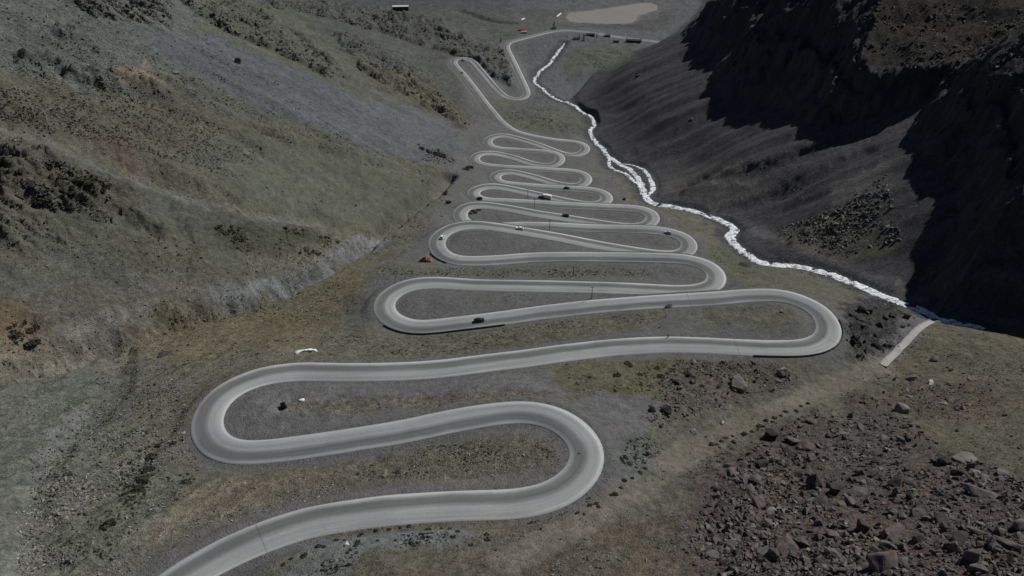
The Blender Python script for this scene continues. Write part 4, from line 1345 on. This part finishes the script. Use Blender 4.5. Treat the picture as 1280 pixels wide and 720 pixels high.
SHRUBS = [shrub_mesh(300 + k) for k in range(5)]
SHRUB_ROWS = [
    ([(452, 668), (470, 664), (486, 662), (500, 660), (511, 658), (535, 663), (552, 661), (562, 662), (566, 672), (572, 665), (588, 682), (506, 680), (515, 681), (430, 676), (420, 676), (405, 684), (398, 684), (380, 695), (364, 699), (354, 706), (449, 671), (447, 678), (444, 683), (609, 676), (608, 669)],
     (4, 7), 'dark cushion shrub on the bluish strip beside the lowest straight'),
    ([(940, 540), (950, 533), (958, 526), (968, 523), (976, 520), (982, 515), (995, 514), (1001, 508), (930, 543), (916, 546), (902, 552), (896, 556), (917, 553), (890, 556), (966, 528), (1010, 505), (907, 548)],
     (4, 7), 'dark cushion shrub in the row along the dirt track'),
    ([(776, 610), (769, 618), (764, 619), (746, 630), (748, 634), (738, 632), (722, 642), (730, 643), (780, 601), (790, 598), (800, 591), (795, 585), (806, 586), (779, 578), (786, 580), (781, 572), (776, 574), (793, 573)],
     (4, 7), 'dark cushion shrub below the lowest right hairpin'),
    ([(821, 461), (859, 467), (867, 472), (865, 479), (771, 469), (784, 455), (788, 458), (826, 471), (877, 483), (737, 472), (800, 468)], (5, 9), 'dark shrub on the olive grass under the longest straight'),
    ([(591, 264), (594, 266), (598, 263), (588, 267)], (4, 7), 'dark shrub inside the left hairpin of the middle switchbacks'),
    ([(198, 558), (190, 572), (180, 600), (172, 612), (164, 624), (186, 588), (136, 655), (130, 660), (216, 555), (232, 604)], (7, 13), 'dark spreading shrub on the stony ground at the lower left'),
    ([(60, 206), (76, 222), (100, 224), (112, 228), (128, 236), (88, 240), (40, 232), (24, 214), (50, 250)], (7, 13), 'dark shrub patch on the crags at the left edge'),
    ([(18, 420), (38, 412), (34, 430), (42, 428)], (8, 12), 'dark shrub on the rust-coloured ground at the left edge'),
    ([(526, 186), (535, 190), (545, 193), (552, 196), (582, 212), (587, 210)], (6, 11), 'dark bush at the foot of the left mountain by the upper hairpins'),
]
for pts, (p0, p1), lab in SHRUB_ROWS:
    for n, (u, v) in enumerate(pts):
        P = at(u, v)[0]
        s = random.uniform(p0, p1) * np.linalg.norm(P) / F
        o = link('shrub', SHRUBS[n % 5])
        o.location = (P[0], P[1], P[2] - 0.05 * s)
        o.rotation_euler = (0, 0, random.uniform(0, 6.28))
        o.scale = (s, s * random.uniform(0.75, 1.1), s * random.uniform(0.6, 0.85))
        tag(o, lab, 'shrub', lab.replace('dark', 'dark', 1) + ' group' if False else 'shrubs: ' + lab)

# ------------------------------------------------------------------ solids for built things
def box(bm, c, d, rz=0.0, taper=1.0, bevel=0.0):
    r = bmesh.ops.create_cube(bm, size=1.0)
    M = Matrix.Rotation(rz, 4, 'Z')
    for v in r['verts']:
        k = taper if v.co.z > 0 else 1.0
        p = Vector((v.co.x * d[0] * k, v.co.y * d[1] * k, v.co.z * d[2]))
        v.co = M @ p + Vector(c)
    if bevel:
        es = list({e for v in r['verts'] for e in v.link_edges})
        bmesh.ops.bevel(bm, geom=es, offset=bevel, segments=2, affect='EDGES')


def cyl(bm, a, b, r, r2=None, seg=14):
    a, b = Vector(a), Vector(b)
    q = bmesh.ops.create_cone(bm, cap_ends=True, segments=seg, radius1=r, radius2=r if r2 is None else r2, depth=(b - a).length)
    M = Matrix.Translation((a + b) / 2) @ (b - a).to_track_quat('Z', 'Y').to_matrix().to_4x4()
    for v in q['verts']:
        v.co = M @ v.co


def profile(bm, pts, w, w_top=None):
    """side outline (x, z) extruded across y; the upper points may be narrower"""
    zmax, zmin = max(p[1] for p in pts), min(p[1] for p in pts)
    L_, R_ = [], []
    for px_, pz in pts:
        t = (pz - zmin) / (zmax - zmin)
        hw_ = (w + ((w_top or w) - w) * t) / 2
        L_.append(bm.verts.new((px_, hw_, pz)))
        R_.append(bm.verts.new((px_, -hw_, pz)))
    bm.faces.new(L_)
    bm.faces.new(R_[::-1])
    n = len(pts)
    for k in range(n):
        bm.faces.new((L_[k], R_[k], R_[(k + 1) % n], L_[(k + 1) % n]))
    bmesh.ops.recalc_face_normals(bm, faces=bm.faces)


def solid(name, fn, mat, parent=None, bevel=0.0, smooth=False):
    bm = bmesh.new()
    fn(bm)
    if bevel:
        bmesh.ops.bevel(bm, geom=list(bm.edges), offset=bevel, segments=2, affect='EDGES', clamp_overlap=True)
    me = bpy.data.meshes.new(name)
    bm.to_mesh(me)
    bm.free()
    for p in me.polygons:
        p.use_smooth = smooth
    return link(name, me, mat, parent)


def empty(name, label, cat, loc=(0, 0, 0), rz=0.0, group=None):
    o = bpy.data.objects.new(name, None)
    COL.objects.link(o)
    o.location, o.rotation_euler = loc, (0, 0, rz)
    return tag(o, label, cat, group)


def gloss(name, c, rough=0.3, spec=0.5):
    m = plain(name, c, rough, 0.06, 1.0, 0.0, spec)
    return m


GLASS = gloss('dark_car_glass', (0.015, 0.017, 0.02), 0.08, 0.6)
TYRE = plain('tyre_rubber', (0.02, 0.02, 0.02), 0.9)
RIM = plain('wheel_rim', (0.35, 0.35, 0.36), 0.4, 0.1, 6.0, 0.6)
LAMP = gloss('lamp_glass', (0.6, 0.6, 0.58), 0.15)
REDLAMP = gloss('tail_lamp', (0.35, 0.02, 0.02), 0.2)


def wheel(x_, y_, r_, parent):
    sy = 1 if y_ > 0 else -1
    w_ = solid('wheel', lambda bm: cyl(bm, (x_, y_ - 0.11 * sy, r_), (x_, y_ + 0.11 * sy, r_), r_, seg=18), TYRE, parent)
    solid('rim', lambda bm: cyl(bm, (x_, y_ + 0.10 * sy, r_), (x_, y_ + 0.125 * sy, r_), r_ * 0.62), RIM, w_)


def make_car(label, paint, loc, rz, rx, suv=False):
    t = empty('parked_car' if False else 'car', label, 'car', loc, rz, None)
    t.rotation_euler = (0, rx, rz)
    h = 1.78 if suv else 1.48
    solid('body', lambda bm: profile(bm, [(-2.2, 0.32), (-2.25, 0.75), (-2.1, 0.98), (-1.0, 1.0), (0.9, 0.98), (1.9, 0.86), (2.25, 0.7), (2.25, 0.32)], 1.82, 1.7), paint, t, 0.05)
    cab = solid('cabin', lambda bm: profile(bm, [(-2.0 if suv else -1.85, 0.985), (-1.75 if suv else -1.3, h), (0.15, h), (0.95, 0.985)], 1.66, 1.32), paint, t, 0.04)
    solid('windscreen', lambda bm: profile(bm, [(0.25, h - 0.1), (0.28, h - 0.1), (0.95, 1.03), (0.90, 1.03)], 1.34, 1.3), GLASS, t)
    for sy in (1, -1):
        def win(bm, sy=sy):
            q = [(-1.6, 1.06, 0.835), (-1.25, h - 0.12, 0.70), (0.1, h - 0.12, 0.70), (0.7, 1.06, 0.835)]
            f = [bm.verts.new((a, sy * (c + 0.012), b)) for a, b, c in q]
            g = [bm.verts.new((a, sy * (c - 0.02), b)) for a, b, c in q]
            bm.faces.new(f)
            bm.faces.new(g[::-1])
            for k in range(4):
                bm.faces.new((f[k], g[k], g[(k + 1) % 4], f[(k + 1) % 4]))
            bmesh.ops.recalc_face_normals(bm, faces=bm.faces)
        solid('side_window', win, GLASS, cab)
        solid('headlight', lambda bm, sy=sy: box(bm, (2.24, sy * 0.62, 0.68), (0.06, 0.36, 0.14)), LAMP, t)
        solid('tail_light', lambda bm, sy=sy: box(bm, (-2.22, sy * 0.68, 0.82), (0.06, 0.24, 0.16)), REDLAMP, t)
    solid('rear_window', lambda bm: profile(bm, [(-1.36 if not suv else -1.79, h - 0.08), (-1.39 if not suv else -1.82, h - 0.08), (-1.88 if not suv else -2.03, 1.05), (-1.84 if not suv else -1.99, 1.05)], 1.3, 1.2), GLASS, t)
    for sx in (-1.35, 1.4):
        for sy in (-0.82, 0.82):
            wheel(sx, sy, 0.34, t)
    return t


def make_truck(label, cabm, boxm, loc, rz, rx, L=7.5):
    t = empty('lorry', label, 'truck', loc, rz)
    t.rotation_euler = (0, rx, rz)
    solid('chassis', lambda bm: box(bm, (0, 0, 0.75), (L, 0.9, 0.25)), TYRE, t)
    cab = solid('cab', lambda bm: profile(bm, [(L / 2 - 1.9, 0.6), (L / 2 - 1.9, 2.7), (L / 2 - 0.45, 2.7), (L / 2, 1.6), (L / 2, 0.6)], 2.3, 2.1), cabm, t, 0.06)
    solid('windscreen', lambda bm: profile(bm, [(L / 2 - 0.40, 2.6), (L / 2 - 0.36, 2.6), (L / 2 + 0.02, 1.68), (L / 2 - 0.02, 1.68)], 1.95, 1.9), GLASS, cab)
    for sy in (1, -1):
        solid('side_window', lambda bm, sy=sy: box(bm, (L / 2 - 1.05, sy * 1.10, 2.05), (0.8, 0.06, 0.7)), GLASS, cab)
        solid('headlight', lambda bm, sy=sy: box(bm, (L / 2 + 0.01, sy * 0.85, 0.85), (0.06, 0.35, 0.2)), LAMP, cab)
    solid('cargo_box', lambda bm: box(bm, (-1.05, 0, 2.05), (L - 2.2, 2.45, 2.3), bevel=0.05), boxm, t)
    for sx in (L / 2 - 0.9, -L / 2 + 1.0, -L / 2 + 2.1):
        for sy in (-1.0, 1.0):
            wheel(sx, sy, 0.48, t)
    return t


def on_road(u, v):
    """point, heading (downhill) and pitch of the road surface under a picture point"""
    P = at(u, v)[0]
    k = int(np.argmin((road[:, 0] - P[0]) ** 2 + (road[:, 1] - P[1]) ** 2))
    k = min(max(k, 1), len(road) - 2)
    t = road[k + 1] - road[k - 1]
    off = float((P - road[k])[:2] @ NRM[k, :2])
    off = max(min(off, HW - 1.2), -HW + 1.2)
    Q = road[k] + NRM[k] * off
    crown = 0.06 * (1 - abs(off) / HW)
    return Vector((Q[0], Q[1], road[k, 2] + crown)), math.atan2(t[1], t[0]), -math.atan2(t[2], np.hypot(t[0], t[1]))


WHITE = gloss('white_paint', (0.78, 0.78, 0.77), 0.35)
SILVER = gloss('silver_paint', (0.45, 0.46, 0.48), 0.3)
BLACK = gloss('black_paint', (0.02, 0.02, 0.023), 0.3)
BLUE = gloss('dark_blue_paint', (0.03, 0.045, 0.09), 0.3)
GREYP = gloss('grey_paint', (0.08, 0.08, 0.085), 0.3)
for (u, v, m_, suv, up_, lab) in [
    (552.5, 299, WHITE, True, False, 'white car rounding the left hairpin above the orange machine'),
    (651, 287, WHITE, False, True, 'white car with dark windows on the straight right of the orange machine'),
    (706, 270.5, BLACK, False, True, 'black car halfway along a crossing straight of the middle switchbacks'),
    (600.5, 249.5, BLACK, True, False, 'black car at the inside of a left hairpin in the upper middle'),
    (707.5, 235.8, GREYP, False, True, 'dark grey car on the upper straight, farthest of the cars on the narrow switchbacks'),
    (837, 292.5, SILVER, False, False, 'silver car entering a right hairpin close to the inner edge'),
    (600, 402, BLACK, False, True, 'black car by the dark wall of the big left hairpin'),
    (675.5, 247.3, BLACK, False, True, 'black car just ahead of the white lorry'),
    (577.5, 91.5, BLUE, False, False, 'dark blue car on the long straight below the farthest left hairpin'),
]:
    L0, hd, pt = on_road(u, v)
    make_car(lab, m_, L0, hd + (math.pi if up_ else 0), -pt if up_ else pt, suv)
L0, hd, pt = on_road(682, 248)
make_truck('white box lorry climbing a straight of the upper switchbacks', WHITE, WHITE, L0, hd + math.pi, -pt, 6.8)

# ------------------------------------------------------------------ lift towers crossing the switchbacks
POLEM = plain('dark_steel', (0.035, 0.036, 0.038), 0.6, 0.1, 2.0, 0.3)
for (u, v, h, lab) in [(739.5, 373, 5.6, 'thin dark pole beside the big left-hairpin straight, nearest of the row'),
                       (716.5, 346, 5.6, 'thin dark pole on gravel above the fourth straight'),
                       (687, 287.5, 6.4, 'thin dark pole between two crossing straights in the middle'),
                       (668, 259.5, 6.6, 'thin dark pole at a pale patch beside the upper straight'),
                       (659.7, 247.5, 6.6, 'farthest thin dark pole, left of the white lorry')]:
    P = at(u, v)[0]
    t = empty('utility_pole', lab, 'pole', (P[0], P[1], P[2]), 0.2, 'thin dark poles down the slope')
    solid('post', lambda bm: cyl(bm, (0, 0, -0.4), (0, 0, h), 0.17, 0.11), POLEM, t)
    solid('crossbar', lambda bm: box(bm, (0, 0, h + 0.06), (1.5, 0.14, 0.14)), POLEM, t)
    solid('footing', lambda bm: box(bm, (0, 0, 0.05), (0.9, 0.9, 0.5), taper=0.8), plain('concrete_footing', (0.22, 0.22, 0.21)), t)
# dark post on the far edge of the long straight
P = at(835, 422)[0]
t = empty('marker_post', 'stubby dark post at the far edge of the longest straight', 'post', (P[0], P[1], P[2]))
solid('post', lambda bm: cyl(bm, (0, 0, -0.2), (0, 0, 1.3), 0.2, 0.16), POLEM, t)
solid('cap', lambda bm: cyl(bm, (0, 0, 1.302), (0, 0, 1.45), 0.24, 0.1), POLEM, t)

# ------------------------------------------------------------------ low walls along the outer edges
WALLM = plain('dark_wall_concrete', (0.075, 0.074, 0.072), 0.95, 0.3, 1.2)


def edge_wall(px, lab, height=0.55):
    P = at([p[0] for p in px], [p[1] for p in px])
    k0, k1 = [int(np.argmin((road[:, 0] - q[0]) ** 2 + (road[:, 1] - q[1]) ** 2)) for q in (P[0], P[-1])]
    mid = P[len(P) // 2]
    km = int(np.argmin((road[:, 0] - mid[0]) ** 2 + (road[:, 1] - mid[1]) ** 2))
    side = 1.0 if (mid - road[km])[:2] @ NRM[km, :2] > 0 else -1.0
    k0, k1 = min(k0, k1), max(k0, k1)
    bm = bmesh.new()
    rows = []
    for k in range(k0, k1 + 1):
        r = []
        for o_, z_ in ((HW + 0.3, -1.2), (HW + 0.34, height), (HW + 0.66, height), (HW + 0.72, -1.6)):
            q = road[k] + NRM[k] * side * o_
            r.append(bm.verts.new((q[0], q[1], road[k, 2] + z_)))
        rows.append(r)
    for a, b in zip(rows[:-1], rows[1:]):
        for j in range(3):
            bm.faces.new((a[j], a[j + 1], b[j + 1], b[j]))
    bm.faces.new(rows[0])
    bm.faces.new(rows[-1][::-1])
    bmesh.ops.recalc_face_normals(bm, faces=bm.faces)
    me = bpy.data.meshes.new('roadside_wall')
    bm.to_mesh(me)
    bm.free()
    return tag(link('roadside_wall', me, WALLM), lab, 'wall', 'low dark walls along the road')


edge_wall([(1052, 402), (1054, 412), (1050, 424), (1030, 441), (1000, 446), (940, 446)], 'low dark wall curving round the outside of the widest right hairpin')
edge_wall([(480, 409), (500, 414), (530, 416), (570, 412), (628, 404)], 'low dark wall along the outside of the big left hairpin with the black car')
edge_wall([(541, 317), (548, 322), (558, 327)], 'short dark wall on the left hairpin beside the orange machine')

# ------------------------------------------------------------------ orange machine parked by the hairpin
ORANGE = plain('orange_paint', (0.30, 0.125, 0.04), 0.6, 0.2, 1.5)
P = at(531, 327)[0]
t = empty('loader', 'orange construction machine parked on gravel by the left hairpin', 'machine', (P[0], P[1], P[2]), 0.1)
solid('body', lambda bm: profile(bm, [(-2.6, 0.9), (-2.6, 1.9), (-0.9, 2.1), (1.2, 1.7), (1.4, 0.9)], 1.9, 1.7), ORANGE, t, 0.06)
cb = solid('cab', lambda bm: box(bm, (0.0, 0, 2.5), (1.4, 1.5, 1.3), taper=0.9, bevel=0.06), ORANGE, t)
solid('cab_window', lambda bm: box(bm, (0.70, 0, 2.6), (0.1, 1.2, 0.8)), GLASS, cb)
for sy in (1, -1):
    solid('lift_arm', lambda bm, sy=sy: (box(bm, (1.7, sy * 0.6, 1.45), (2.4, 0.22, 0.35))), ORANGE, t)
solid('bucket', lambda bm: profile(bm, [(2.6, 0.35), (2.6, 1.5), (3.0, 1.5), (3.1, 0.7), (3.9, 0.4), (3.8, 0.3)], 2.5), ORANGE, t)
for sx in (-1.7, 1.0):
    for sy in (-1.0, 1.0):
        wheel(sx, sy, 0.75, t)

# ------------------------------------------------------------------ straight concrete channel on the right
CH = plain('pale_concrete', (0.33, 0.325, 0.31), 0.9, 0.15, 0.8)
pa, pb = at([1104, 1166], [457.5, 402.5])
n = 24
line = pa + (pb - pa) * np.linspace(0, 1, n)[:, None]
line[:, 2] = np.maximum(Hat(line[:, 0], line[:, 1]), np.linspace(pa[2], pb[2], n) - 0.4) + 0.35
dr = (pb - pa)[:2] / np.linalg.norm((pb - pa)[:2])
nn = np.array([-dr[1], dr[0], 0.0])
t = empty('concrete_channel', 'straight pale concrete strip running down to the end of the river', 'channel', tuple(pa))


def strip(prof):
    def f(bm):
        rows = [[bm.verts.new(tuple(line[k] + nn * o_ + np.array([0, 0, z_]) - pa)) for o_, z_ in prof] for k in range(n)]
        for a, b in zip(rows[:-1], rows[1:]):
            for j in range(len(prof)):
                bm.faces.new((a[j], a[(j + 1) % len(prof)], b[(j + 1) % len(prof)], b[j]))
        bm.faces.new(rows[0])
        bm.faces.new(rows[-1][::-1])
        bmesh.ops.recalc_face_normals(bm, faces=bm.faces)
    return f


solid('channel_floor', strip([(-1.15, -0.9), (-1.15, 0.0), (1.15, 0.0), (1.15, -0.9)]), CH, t)
for sy in (1, -1):
    solid('side_wall', strip([(sy * 1.152, -0.9), (sy * 1.152, 0.4), (sy * 1.4, 0.4), (sy * 1.4, -0.9)]), CH, t)

# ------------------------------------------------------------------ old snow
SNOW = plain('dirty_snow', (0.74, 0.76, 0.79), 0.7, 0.06, 1.0)


def snow(pts, lab, thick=0.7):
    P = at([p[0] for p in pts], [p[1] for p in pts])
    c = P.mean(0)
    bm = bmesh.new()
    n_ = len(P)
    Q = densify(np.vstack([P, P[:1]]), 1.0)[:-1]
    bot = [bm.verts.new(tuple(q - c - np.array([0, 0, 0.3]))) for q in Q]
    hz = lambda k_: [(lambda w: (w[0], w[1], float(Hat(c[0] + w[0], c[1] + w[1])) - c[2]))((q - c) * k_) for q in Q]
    mid = [bm.verts.new((w[0], w[1], w[2] + thick * random.uniform(0.5, 0.9))) for w in hz(0.9)]
    inn = [bm.verts.new((w[0], w[1], w[2] + thick * random.uniform(0.8, 1.15))) for w in hz(0.5)]
    top = bm.verts.new((0, 0, float(Hat(c[0], c[1])) - c[2] + thick))
    for a, b in ((bot, mid), (mid, inn)):
        for k in range(len(Q)):
            j = (k + 1) % len(Q)
            bm.faces.new((a[k], a[j], b[j], b[k]))
    for k in range(len(Q)):
        bm.faces.new((inn[k], inn[(k + 1) % len(Q)], top))
    bmesh.ops.recalc_face_normals(bm, faces=bm.faces)
    me = bpy.data.meshes.new('snow_patch')
    bm.to_mesh(me)
    bm.free()
    for p in me.polygons:
        p.use_smooth = True
    o = link('snow_patch', me, SNOW)
    o.location = tuple(c)
    return tag(o, lab, 'snow patch', 'old snow patches')


snow([(367, 442), (374, 438.5), (384, 437.5), (396, 437.5), (397, 439.5), (388, 440), (378, 440.5), (370, 443)], 'long white snow patch above the second left hairpin', 0.8)
snow([(372, 501), (376, 499), (381, 499), (380, 501), (375, 502)], 'small white snow patch on the stony strip inside the left hairpin', 0.4)
snow([(695, 20.5), (698, 18), (701, 16), (702, 16.6), (699, 19.3), (696.5, 21)], 'white snow streak left of the brown pond', 0.4)
snow([(651, 24.2), (654, 23), (656.5, 22.3), (655, 23.8), (652.5, 25)], 'white snow streak beyond the far hut with the red roof', 0.4)

# ------------------------------------------------------------------ far valley: pond, sheds, huts, conifers
def pond_material():
    t_ = NT('silty_water')
    geo = t_.n('ShaderNodeNewGeometry').outputs['Position']
    f = t_.noise(geo, 0.02, 3)
    t_.l(t_.mixc(t_.mapr(f, 0.3, 0.7, 0, 1), (0.245, 0.228, 0.185), (0.27, 0.25, 0.205)), t_.b.inputs['Base Color'])
    t_.b.inputs['Roughness'].default_value = 0.35
    t_.b.inputs['Specular IOR Level'].default_value = 0.3
    return t_.m


bm = bmesh.new()
_pp = densify(np.vstack([np.c_[pond_xy, np.full(len(pond_xy), FLATZ - 0.3)], [[pond_xy[0, 0], pond_xy[0, 1], FLATZ - 0.3]]]), 6)[:-1]
_pc = _pp.mean(0)
bm.faces.new([bm.verts.new(tuple((q - _pc) * np.array([1.03, 1.03, 1]) + _pc)) for q in _pp])
bmesh.ops.triangulate(bm, faces=bm.faces)
bmesh.ops.recalc_face_normals(bm, faces=bm.faces)
me = bpy.data.meshes.new('pond')
bm.to_mesh(me)
bm.free()
tag(link('pond', me, pond_material()), kind='structure')

DARKW = plain('dark_cladding', (0.05, 0.05, 0.055), 0.8)
ROOFW = plain('pale_metal_roof', (0.55, 0.56, 0.58), 0.5)
ROOFD = plain('dark_roof', (0.04, 0.04, 0.045), 0.8)
ROOFR = plain('red_roof', (0.24, 0.05, 0.04), 0.7)
WALLP = plain('pale_render', (0.42, 0.41, 0.39), 0.9)
TIMB = plain('brown_timber', (0.07, 0.05, 0.04), 0.9)


def house(name, lab, u, v, L, W, Hh, rz, wallm, roofm, cat='house', group=None, pitch=0.35, nwin=3):
    P = at(u, v)[0]
    t = empty(name, lab, cat, (P[0], P[1], P[2] - 0.2), rz, group)
    solid('wall', lambda bm: profile_house(bm, L, W, Hh, pitch), wallm, t)

    def rf(bm):
        for sy in (1, -1):
            ln = (W / 2 + 0.5) * math.hypot(1, pitch)
            a = math.atan(pitch) * sy
            r = bmesh.ops.create_cube(bm, size=1.0)
            M = Matrix.Translation((0, sy * (W / 4 + 0.25), Hh + 0.5 * pitch * (W / 2 - 0.5) + 0.16)) @ Matrix.Rotation(-a, 4, 'X')
            for q in r['verts']:
                q.co = M @ Vector((q.co.x * (L + 0.8), q.co.y * ln, q.co.z * 0.16))
    solid('roof', rf, roofm, t)
    for k in range(nwin):
        w_ = solid('window', lambda bm, k=k: box(bm, (L * ((k + 0.5) / nwin - 0.5), -W / 2 - 0.03, Hh * 0.58), (1.2, 0.1, 1.1)), GLASS, t)
        solid('sill', lambda bm, k=k: box(bm, (L * ((k + 0.5) / nwin - 0.5), -W / 2 - 0.06, Hh * 0.58 - 0.62), (1.4, 0.2, 0.1)), WALLP, w_)
    solid('door', lambda bm: box(bm, (L / 2 + 0.03, 0, 1.1), (0.1, 1.1, 2.2)), TIMB, t)
    return t


def profile_house(bm, L, W, Hh, pitch):
    pts = [(-W / 2, -1.2), (-W / 2, Hh), (0, Hh + pitch * W / 2), (W / 2, Hh), (W / 2, -1.2)]
    A = [bm.verts.new((L / 2, a, b)) for a, b in pts]
    B = [bm.verts.new((-L / 2, a, b)) for a, b in pts]
    bm.faces.new(A)
    bm.faces.new(B[::-1])
    for k in range(5):
        bm.faces.new((A[k], B[k], B[(k + 1) % 5], A[(k + 1) % 5]))
    bmesh.ops.recalc_face_normals(bm, faces=bm.faces)


house('long_shed', 'long dark shed with a pale roof at the top edge', 501, 12.5, 28, 10, 7.0, 0.05, DARKW, ROOFW, 'shed', pitch=0.12, nwin=5)
house('hut', 'hut with a red roof left of the far road', 652, 38.5, 9, 6, 2.6, 0.1, TIMB, ROOFR)
house('hut', 'low pale-walled hut with a dark roof at the head of the river', 721, 49, 9, 6, 2.6, 0.3, WALLP, ROOFD)
house('hut', 'dark-roofed hut right of the tall conifer by the far road', 738, 44.5, 13, 6, 2.8, -0.15, TIMB, ROOFD)
house('hut', 'dark hut midway along the far road', 759, 46, 9, 5, 2.6, -0.2, TIMB, ROOFD)
house('hut', 'small dark hut at the green patch below the far road', 770.5, 53, 7, 5, 2.6, -0.2, TIMB, ROOFD)
house('hut', 'long dark lodge at the right end of the far road', 792, 52.5, 21, 7, 3.2, -0.2, TIMB, ROOFD)
house('hut', 'pale hut at the foot of the conifer by the far road', 692.5, 36.5, 6, 5, 2.6, 0.1, WALLP, ROOFD)
P = at(655, 41.5)[0]
make_truck('white lorry parked below the red-roofed hut', WHITE, WHITE, Vector((P[0], P[1], P[2])), 0.1, 0.0, 8.5)
BARK = plain('conifer_bark', (0.05, 0.04, 0.03), 0.95)
NEEDLE = plain('conifer_needles', (0.018, 0.024, 0.018), 0.95, 0.4, 1.2)


def conifer(u, v, h, lab):
    P = at(u, v)[0]
    t = empty('conifer', lab, 'tree', (P[0], P[1], P[2] - 0.2))
    solid('trunk', lambda bm: cyl(bm, (0, 0, -0.3), (0, 0, h * 0.95), h * 0.022, h * 0.004, 8), BARK, t)
    rg = np.random.default_rng(int(u * 10))

    def crown(bm):
        for k in range(420):
            z = h * (0.1 + 0.9 * rg.random() ** 1.2)
            r = (h - z) * 0.24 + 0.1
            a = rg.uniform(0, 6.283)
            q = rg.uniform(0.25, 1.0) * r
            c = Vector((math.cos(a) * q, math.sin(a) * q, z - q * 0.35))
            d = Vector((math.cos(a), math.sin(a), -0.45)).normalized()
            s_ = Vector((-math.sin(a), math.cos(a), rg.uniform(-0.3, 0.3)))
            l_ = rg.uniform(0.35, 0.8) * (0.5 + h / 14)
            bm.faces.new([bm.verts.new(c - d * l_ * .5), bm.verts.new(c + s_ * l_ * 0.32), bm.verts.new(c + d * l_ * 0.7), bm.verts.new(c - s_ * l_ * 0.32)])
    solid('crown', crown, NEEDLE, t)


for (u, v, h, lab) in [(692.5, 35.5, 12, 'tall dark conifer beside the bend of the far road'), (729.5, 50.5, 11, 'dark conifer in front of the dark-roofed huts'),
                       (724, 47.5, 6.5, 'short conifer left of the tall one by the huts'), (746, 46.5, 7, 'dark conifer between the huts of the far road'),
                       (783, 52, 7, 'dark conifer at the near end of the long lodge'), (801, 53, 7, 'dark conifer at the far end of the long lodge'),
                       (767, 54, 6, 'dark conifer beside the small hut in the green patch'), (626, 52.5, 7, 'dark conifer at the outer side of the far sharp bend')]:
    conifer(u, v, h, lab)
# ------------------------------------------------------------------ camera, sky, sun
cam = bpy.data.cameras.new('camera')
cam_ob = bpy.data.objects.new('camera', cam)
COL.objects.link(cam_ob)
cam.sensor_width = 36
cam.lens = 36 * F / 1280
cam.clip_start, cam.clip_end = 1.0, 9000
cam_ob.rotation_euler = (math.pi / 2 - PITCH, 0, 0)
SC.camera = cam_ob
wd = bpy.data.worlds.new('World')
SC.world = wd
wd.use_nodes = True
sky = wd.node_tree.nodes.new('ShaderNodeTexSky')
sky.sky_type = 'NISHITA'
sky.sun_disc = False
sky.sun_elevation = SUN_EL
sky.sun_rotation = SUN_AZ
sky.altitude = 2800
wd.node_tree.links.new(sky.outputs[0], wd.node_tree.nodes['Background'].inputs[0])
wd.node_tree.nodes['Background'].inputs[1].default_value = 0.045
sl = bpy.data.lights.new('sun', 'SUN')
sl.energy, sl.angle, sl.color = 4.6, R(0.53), (1.0, 0.97, 0.92)
so = bpy.data.objects.new('sun', sl)
COL.objects.link(so)
_d = Vector((math.sin(SUN_AZ) * math.cos(SUN_EL), math.cos(SUN_AZ) * math.cos(SUN_EL), math.sin(SUN_EL)))
so.rotation_euler = _d.to_track_quat('Z', 'Y').to_euler()
vs = SC.view_settings
vs.view_transform, vs.look, vs.exposure, vs.gamma, vs.use_curve_mapping = 'Standard', 'None', -0.38, 1.0, False
